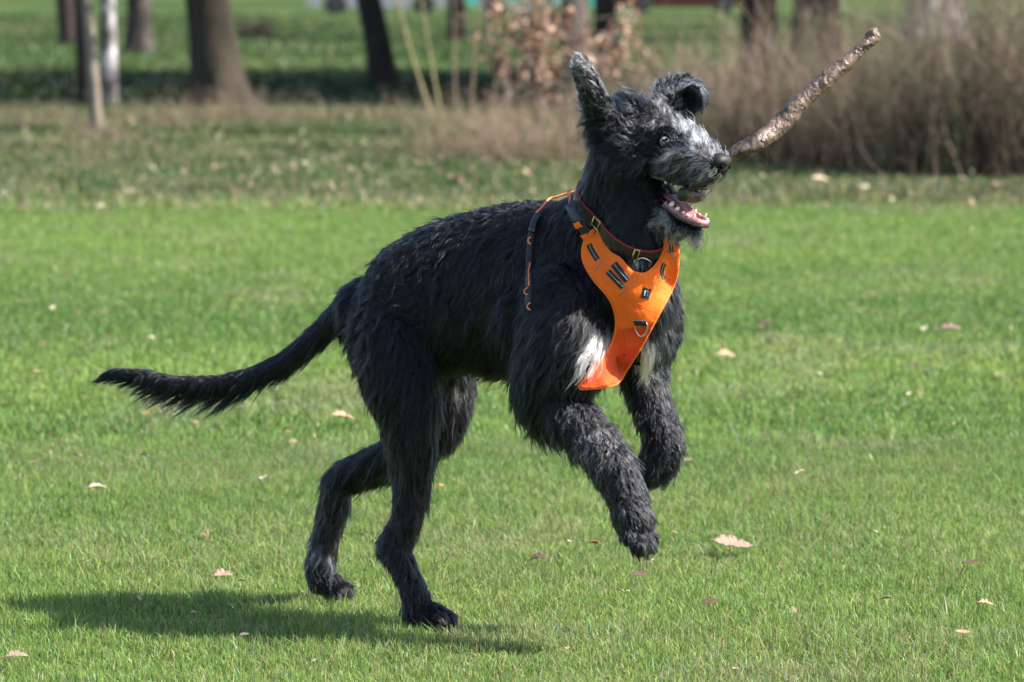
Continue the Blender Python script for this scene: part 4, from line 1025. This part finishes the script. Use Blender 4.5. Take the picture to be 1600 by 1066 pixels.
tf = [(i*14+j, i*14+(j+1) % 14, (i+1)*14+(j+1) % 14, (i+1)*14+j) for i in range(ntg-1) for j in range(14)]+[tuple((ntg-1)*14+j for j in range(14)), tuple(range(13, -1, -1))]
part('tongue', mesh_from('tongue', tv, tf, TNG), dog)
def tooth(b, d, L, r):
    d = unit(d); pts = [b-d*.003, b+d*L*.35, b+d*L*.75, b+d*L]; return mesh_from('tooth', *tube(pts, [r, r*.95, r*.55, r*.12], 8, 8), TTH)
kt = crom(ar_l, 121)
for k, L, r in ((8, .013, .0066), (17, .011, .0058), (26, .009, .0042), (33, .006, .003), (40, .015, .0040), (48, .006, .0026), (53, .006, .0026), (58, .006, .0026), (63, .006, .0026), (68, .006, .0026), (73, .006, .0026), (80, .015, .0040), (88, .006, .003), (96, .009, .0042), (105, .011, .0056), (113, .013, .0066)):
    part('tooth', tooth(kt[k]+JU*.004, JU+JD*.12, L, r), dog)
ar_u = arch(.085, .200, .028, .016, -.062, -.070, F=H)
part('gum', mesh_from('gum', *tube(ar_u, [.0055]*31, 10, 60), LIP), dog)
ku = crom(ar_u, 121)
for k, L, r in ((14, .008, .0046), (26, .007, .0038), (40, .015, .0040), (50, .006, .0026), (57, .006, .0026), (63, .006, .0026), (70, .006, .0026), (80, .015, .0040), (94, .007, .0036), (106, .008, .0044)):
    part('tooth', tooth(ku[k]-HEAD_U*.003, -HEAD_U, L, r), dog)
# claws
ck = plain('claw', (.03, .027, .025), .35)
for (x, y, yy, dx, dy) in ((703, 974, .125, 8, 5), (710, 970, .15, 8, 4), (692, 978, .10, 6, 5), (990, 862, -.225, 2, 5), (1003, 866, -.225, 4, 4), (1015, 861, -.205, 4, 4), (545, 928, .59, 6, 3)):
    part('claw', mesh_from('claw', *tube([P(x-dx, y-dy, yy+.01), P(x, y, yy), P(x+dx*.6, y+dy*.9, yy-.003)], [.0035, .0028, .0006], 7, 7), ck), dog)

# ------------------------------------------------------------------ harness
def cloth(name, c1, c2, rough=.75, sc=900):
    m, nt, b = mat_new(name); tc = nnode(nt, 'ShaderNodeTexCoord'); n = nnode(nt, 'ShaderNodeTexNoise'); n.inputs['Scale'].default_value = 14; n.inputs['Detail'].default_value = 6
    nt.links.new(tc.outputs['Object'], n.inputs['Vector']); nt.links.new(ramp(nt, n.outputs[0], [(.35, c1), (.65, c2)]), b.inputs['Base Color'])
    w_ = nnode(nt, 'ShaderNodeTexNoise'); w_.inputs['Scale'].default_value = sc; w2 = nnode(nt, 'ShaderNodeTexNoise'); w2.inputs['Scale'].default_value = 32; w2.inputs['Detail'].default_value = 3
    nt.links.new(tc.outputs['Object'], w_.inputs['Vector']); nt.links.new(tc.outputs['Object'], w2.inputs['Vector'])
    bp = nnode(nt, 'ShaderNodeBump'); bp.inputs['Strength'].default_value = .5; bp.inputs['Distance'].default_value = .0006; nt.links.new(w_.outputs[0], bp.inputs['Height'])
    b2 = nnode(nt, 'ShaderNodeBump'); b2.inputs['Strength'].default_value = .7; b2.inputs['Distance'].default_value = .008; nt.links.new(w2.outputs[0], b2.inputs['Height']); nt.links.new(bp.outputs[0], b2.inputs['Normal'])
    nt.links.new(b2.outputs[0], b.inputs['Normal']); b.inputs['Roughness'].default_value = rough; b.inputs['Specular IOR Level'].default_value = .25
    b.inputs['Sheen Weight'].default_value = .15; return m
ORG = cloth('orange_fabric', (.78, .110, .004), (.88, .150, .006)); ORD = cloth('orange_binding', (.82, .13, .006), (.90, .175, .010)); BLK = cloth('black_webbing', (.012, .012, .014), (.022, .022, .026), .6)
GRB = cloth('brown_reflective_piping', (.20, .12, .08), (.28, .19, .14), .4); REF = plain('reflective_thread', (.55, .55, .56), .3, .6)
NAVY = cloth('dark_strap', (.012, .014, .020), (.024, .027, .036), .55); CRD = cloth('orange_cord', (.78, .17, .06), (.88, .25, .09), .6)
STEEL = plain('brushed_steel', (.62, .62, .64), .28, .5, 1); BRASS = plain('brass', (.62, .50, .24), .28, .5, 1)
harness = empty('harness'); harness.parent = dog; harness['label'] = 'bright orange harness with black webbing on the chest'
# gentle folds
hn = vnoise(HV*[1, 1, 1], 24, 61)*.004+vnoise(HV*[1, 1, .5], 60, 62)*.002; HVf = HV+np.array([.2, -1, .1])*hn[:, None]
ORG_SHADED = cloth('shaded_orange_fabric', (.62, .050, .003), (.74, .075, .005))  # same orange cloth, with the shade on the lower chest put into its colour
for nm__, mt__, lo_ in (('chest_plate', ORG, False), ('lower_panel', ORG_SHADED, True)):
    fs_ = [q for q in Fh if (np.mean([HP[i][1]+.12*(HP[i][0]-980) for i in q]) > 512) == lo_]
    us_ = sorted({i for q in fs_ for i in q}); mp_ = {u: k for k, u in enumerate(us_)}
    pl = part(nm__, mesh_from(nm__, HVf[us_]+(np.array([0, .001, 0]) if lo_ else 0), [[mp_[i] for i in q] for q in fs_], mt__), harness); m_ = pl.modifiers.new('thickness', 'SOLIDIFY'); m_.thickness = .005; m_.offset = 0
part('seam', mesh_from('seam', *tube([HS(x, 512-.12*(x-980), .0035) for x in np.linspace(964, 1017, 16)], [.0018]*16, 7), ORG), harness)
ln_pts = [HS(p[0], p[1], .001) for p in oc[::2]]; ln_pts.append(ln_pts[0])
part('binding', mesh_from('binding', *tube(ln_pts, [.0036]*len(ln_pts), 8, None, None, (0, -1, 0), False), ORD), harness)
def strip(name, pts, wpx, mat, par, off=.004, th=.003, fn=HS, n=14):
    q = crom(np.array(pts, float), n); d = np.gradient(q, axis=0); nn = np.column_stack([-d[:, 1], d[:, 0]]); nn = nn/np.linalg.norm(nn, axis=1, keepdims=True); wv = np.ones(n)*wpx
    V = []; m = 4
    for k in range(n):
        for u in np.linspace(-1, 1, m): V.append(fn(*(q[k]+nn[k]*wv[k]*.5*u), off))
    F = [(k*m+j, k*m+j+1, (k+1)*m+j+1, (k+1)*m+j) for k in range(n-1) for j in range(m-1)]
    o = part(name, mesh_from(name, V, F, mat), par); s_ = o.modifiers.new('thickness', 'SOLIDIFY'); s_.thickness = th; s_.offset = 0; return o
def stitched(pts, wpx, off=.0055):
    w_ = strip('webbing', pts, wpx, BLK, harness, off, .0025, HS, 12); q = crom(np.array(pts, float), 26); mb = MB()
    for k in range(1, 24, 2): mb.add(*tube([HS(*q[k], off+.0022), HS(*q[k+1], off+.0022)], [.00085, .00085], 5))
    part('stitching', mb.mesh('stitching', REF), w_)
stitched([(920, 382), (926, 394), (934, 406)], 9); stitched([(950, 424), (961, 436), (974, 449)], 9.5); stitched([(959, 412), (970, 426), (981, 438)], 12)
stitched([(1046, 372), (1048, 382), (1050, 394)], 6); stitched([(1038, 412), (1034, 424), (1037, 437)], 6)
for pts in ([(929, 424), (937, 414), (946, 406)], [(967, 462), (980, 452), (993, 435)], [(1029, 432), (1032, 448), (1038, 458), (1035, 470)], [(1042, 392), (1050, 398), (1056, 408)]):
    part('piping', mesh_from('piping', *tube([HS(*p, .004) for p in crom(np.array(pts, float), 10)], [.0016]*10, 7), GRB), harness)
for pts in ([(968, 448), (984, 462), (1000, 476), (1018, 470), (1036, 456)], [(968, 498), (985, 503), (1002, 507), (1020, 500)]):
    part('seam', mesh_from('seam', *tube([HS(*p, .0025) for p in crom(np.array(pts, float), 14)], [.0014]*14, 7), ORG), harness)
# badge: black tab with a pale outlined mark
bd_ = [(1005, 449), (1018, 452), (1014, 468), (1001, 466)]
bo = part('badge', mesh_from('badge', [HS(*p, .006) for p in bd_]+[HS(*p, .003) for p in bd_], [(0, 1, 2, 3), (7, 6, 5, 4), (0, 4, 5, 1), (1, 5, 6, 2), (2, 6, 7, 3), (3, 7, 4, 0)], BLK, False), harness)
mk = MB(); q = [(1008, 454), (1012.5, 455), (1011, 462), (1006.5, 462), (1008, 454)]
mk.add(*tube([HS(*p, .0075) for p in q], [.0008]*5, 6)); mk.add(*tube([HS(1009, 455.5, .0078), HS(1007.8, 461, .0078)], [.0007]*2, 6)); part('emblem', mk.mesh('emblem', REF), bo)
# D ring on the chest
dr = [(991, 505), (1009, 505), (1011, 514), (1006, 524), (999, 525), (993, 516), (991, 505)]
part('d_ring', mesh_from('d_ring', *tube([HS(*p, .009) for p in crom(np.array(dr, float), 32)], [.0020]*32, 8, None, None, (0, -1, 0), False), STEEL), harness)
strip('ring_tab', [(991, 505), (1000, 505), (1010, 506)], 8, BLK, harness, .010, .004)
# straps that lie on the coat
def coat(px, py, off=0.0):
    d = Vector(ray(px, py)).normalized(); h, n, i, t = bvh.ray_cast(CAMV, d)
    if h is None:
        h, n, i, t = bvh.find_nearest(CAMV+d*10.15); return np.array(h)+np.array(n)*off
    return np.array(h)+np.array(n)*(off)
C_ = .006
strip('girth_strap', [(846, 338), (836, 356), (830, 382), (829, 420), (831, 450), (829, 478)], 8, NAVY, harness, C_+.003, .003, coat, 22)
strip('buckle', [(845, 342), (839, 354), (835, 368)], 10, plain('black_plastic', (.015, .016, .02), .35), harness, C_+.009, .008, coat, 6)
def cord(name, pts, r, off=C_+.008, n=24):
    q = np.array([coat(*p, off) for p in crom(np.array(pts, float), n)])
    for _ in range(3): q[1:-1] = .5*q[1:-1]+.25*(q[:-2]+q[2:])
    part(name, mesh_from(name, *tube(q, [r]*n, 8), CRD), harness)
cord('cord', [(900, 290), (886, 296), (872, 309), (860, 322), (856, 332), (844, 342)], .0026, .020)
cord('cord', [(902, 306), (896, 308), (902, 311), (900, 322)], .0024, .022, 12)
cord('stitch_line', [(832.5, 412), (833, 430), (833, 449)], .0019)
for (x, y) in ((831, 380), (829, 458), (832, 482)): cord('loop', [(x+3, y-6), (x-2, y-2), (x, y+4), (x+3, y+5)], .0019, C_+.009, 10)
strip('shoulder_strap', [(905, 318), (907, 334), (914, 352), (922, 366)], 13, NAVY, harness, .022, .003, coat, 14)
strip('buckle', [(904, 326), (907, 338), (911, 348)], 14, plain('black_plastic_clip', (.018, .020, .028), .4), harness, .027, .008, coat, 6)
strip('shoulder_patch', [(910, 348), (914, 356)], 10, ORG, harness, .034, .002, coat, 4); strip('shoulder_patch', [(916, 364), (922, 374)], 9, ORG, harness, .026, .002, coat, 4)

# ------------------------------------------------------------------ collar
collar = empty('collar'); collar.parent = dog; collar['label'] = 'black leather collar with a red edge and brass buckle'
LEA = noisy('black_leather', [(.3, (.010, .009, .010)), (.7, (.024, .021, .022))], 50, .42, .3, 300, dist=.0006, spec=.5); RED = plain('red_edge', (.30, .015, .03), .5)
def band(u0, u1, off, th, mat, name, n=96):
    V = []; F = []
    for k in range(n):
        a = 2*math.pi*k/n
        for (o_, u) in ((off, u0), (off+th, u0), (off+th, u1), (off, u1)): V.append(CR(a, o_, u))
    for k in range(n):
        k2 = (k+1) % n
        for j in range(4): F.append((k*4+j, k*4+(j+1) % 4, k2*4+(j+1) % 4, k2*4+j))
    part(name, mesh_from(name, V, F, mat, False), collar)
band(-.018, .018, .006, .005, LEA, 'strap'); band(.0182, .0205, .0065, .004, RED, 'red_edging')
def ang_at(px):   # collar angle whose front point shows at this px
    best = min(((abs(proj(CR(a, .010))[0]-px)+(1e3 if CR(a, .01)[1] > CC[1]+.01 else 0), a) for a in np.linspace(0, 6.283, 400))); return best[1]
def frame_on(a, wa, hu, r, mat, name, off=.014):
    q = [(-wa, -hu), (wa, -hu), (wa, hu), (-wa, hu), (-wa, -hu)]
    part(name, mesh_from(name, *tube([CR(a+x/.09, off, u) for x, u in q], [r]*5, 8), mat), collar)
ab = ang_at(931); frame_on(ab, .010, .023, .0024, BRASS, 'buckle'); part('buckle_pin', mesh_from('buckle_pin', *tube([CR(ab-.1, .016, 0), CR(ab+.16, .016, 0)], [.0016]*2, 7), BRASS), collar)
ad = ang_at(991); frame_on(ad, .003, .023, .0022, BRASS, 'keeper_ring')
part('d_ring', mesh_from('d_ring', *tube([CR(ad, .014, -.012), CR(ad+.10, .020, -.026), CR(ad+.22, .020, -.026), CR(ad+.28, .018, -.010), CR(ad+.12, .016, .004), CR(ad, .014, -.012)], [.0019]*6, 7, 30), STEEL), collar)
import sys
print('CR check', [tuple(round(float(z)) for z in proj(CR(a, .01))) for a in np.linspace(0, 6.283, 13)])
print('head', [tuple(round(float(z)) for z in proj(x)) for x in (EYE[0], EYE[1], NOSE, J(.17, 0, 0), JH)], HEAD_U)

# ------------------------------------------------------------------ stick
STK = noisy('stick_bark', [(.34, (.018, .011, .009)), (.46, (.10, .060, .045)), (.56, (.115, .08, .062)), (.62, (.17, .085, .05)), (.74, (.165, .12, .10))], 42, .45, 1.0, 110, (1, 1, 1), dist=.005, spec=.5)
SWD = noisy('stick_bare_wood', [(.32, (.014, .008, .005)), (.50, (.055, .034, .024)), (.72, (.13, .095, .075))], 40, .55, .5, 110, dist=.002, spec=.6, coat=0)
sp_ = [P(1066, 304, -.165), P(1086, 304, -.125), P(1104, 292, -.07), P(1124, 262, -.035), P(1147, 240, -.03), P(1184, 221, -.02), P(1216, 198, .02), P(1250, 162, .04), P(1290, 124, .06), P(1328, 93, .08), P(1350, 72, .09), P(1366, 58, .10)]
sr = np.array([11, 13, 12, 12.5, 14, 16, 16.5, 17.5, 16.5, 13.5, 11, 11])*.84/PXM
stick = empty('stick', tuple(sp_[3])); tag(stick, 'long crooked brown stick with flaking bark held across the jaws of the dog', 'stick')
def stick_part(u0, u1, mat, name, amp, seg=28, n=90):
    q = crom(np.column_stack([sp_, sr]), 241); a, b = int(u0*240), int(u1*240)+1; q = q[a:b]; q = q[np.linspace(0, len(q)-1, n).astype(int)] if len(q) > n else q
    n = len(q); v, f = tube(q[:, :3], q[:, 3], seg); v = v.reshape(n, seg, 3); c = q[:, None, :3]
    th = np.arange(seg)/seg*2*np.pi; uu = np.linspace(u0, u1, n)*.75
    g3 = np.stack([np.cos(th)[None]*.035+0*uu[:, None], np.sin(th)[None]*.035+0*uu[:, None], uu[:, None]*.55+0*th[None]], -1).reshape(-1, 3)
    k = 1+(vnoise(g3, 60, 71).reshape(n, seg)-.5)*amp+(vnoise(g3*[1, 1, 2.2], 130, 72).reshape(n, seg)-.5)*amp*.8+(vnoise(g3*[.1, .1, 1], 25, 73).reshape(n, seg)-.5)*.25
    v = c+(v-c)*k[:, :, None]; return part(name, mesh_from(name, v.reshape(-1, 3), f, mat), stick)
stick_part(0, .46, SWD, 'bare_wood', .34); stick_part(.455, 1, STK, 'bark', .20, 36, 150)
v, f = ball(P(1364, 57, .10), (.019, .016, .018), 12, 8); v = v+(vnoise(v, 90, 5)[:, None]-.5)*.012; part('knob', mesh_from('knob', v, f, STK), stick)
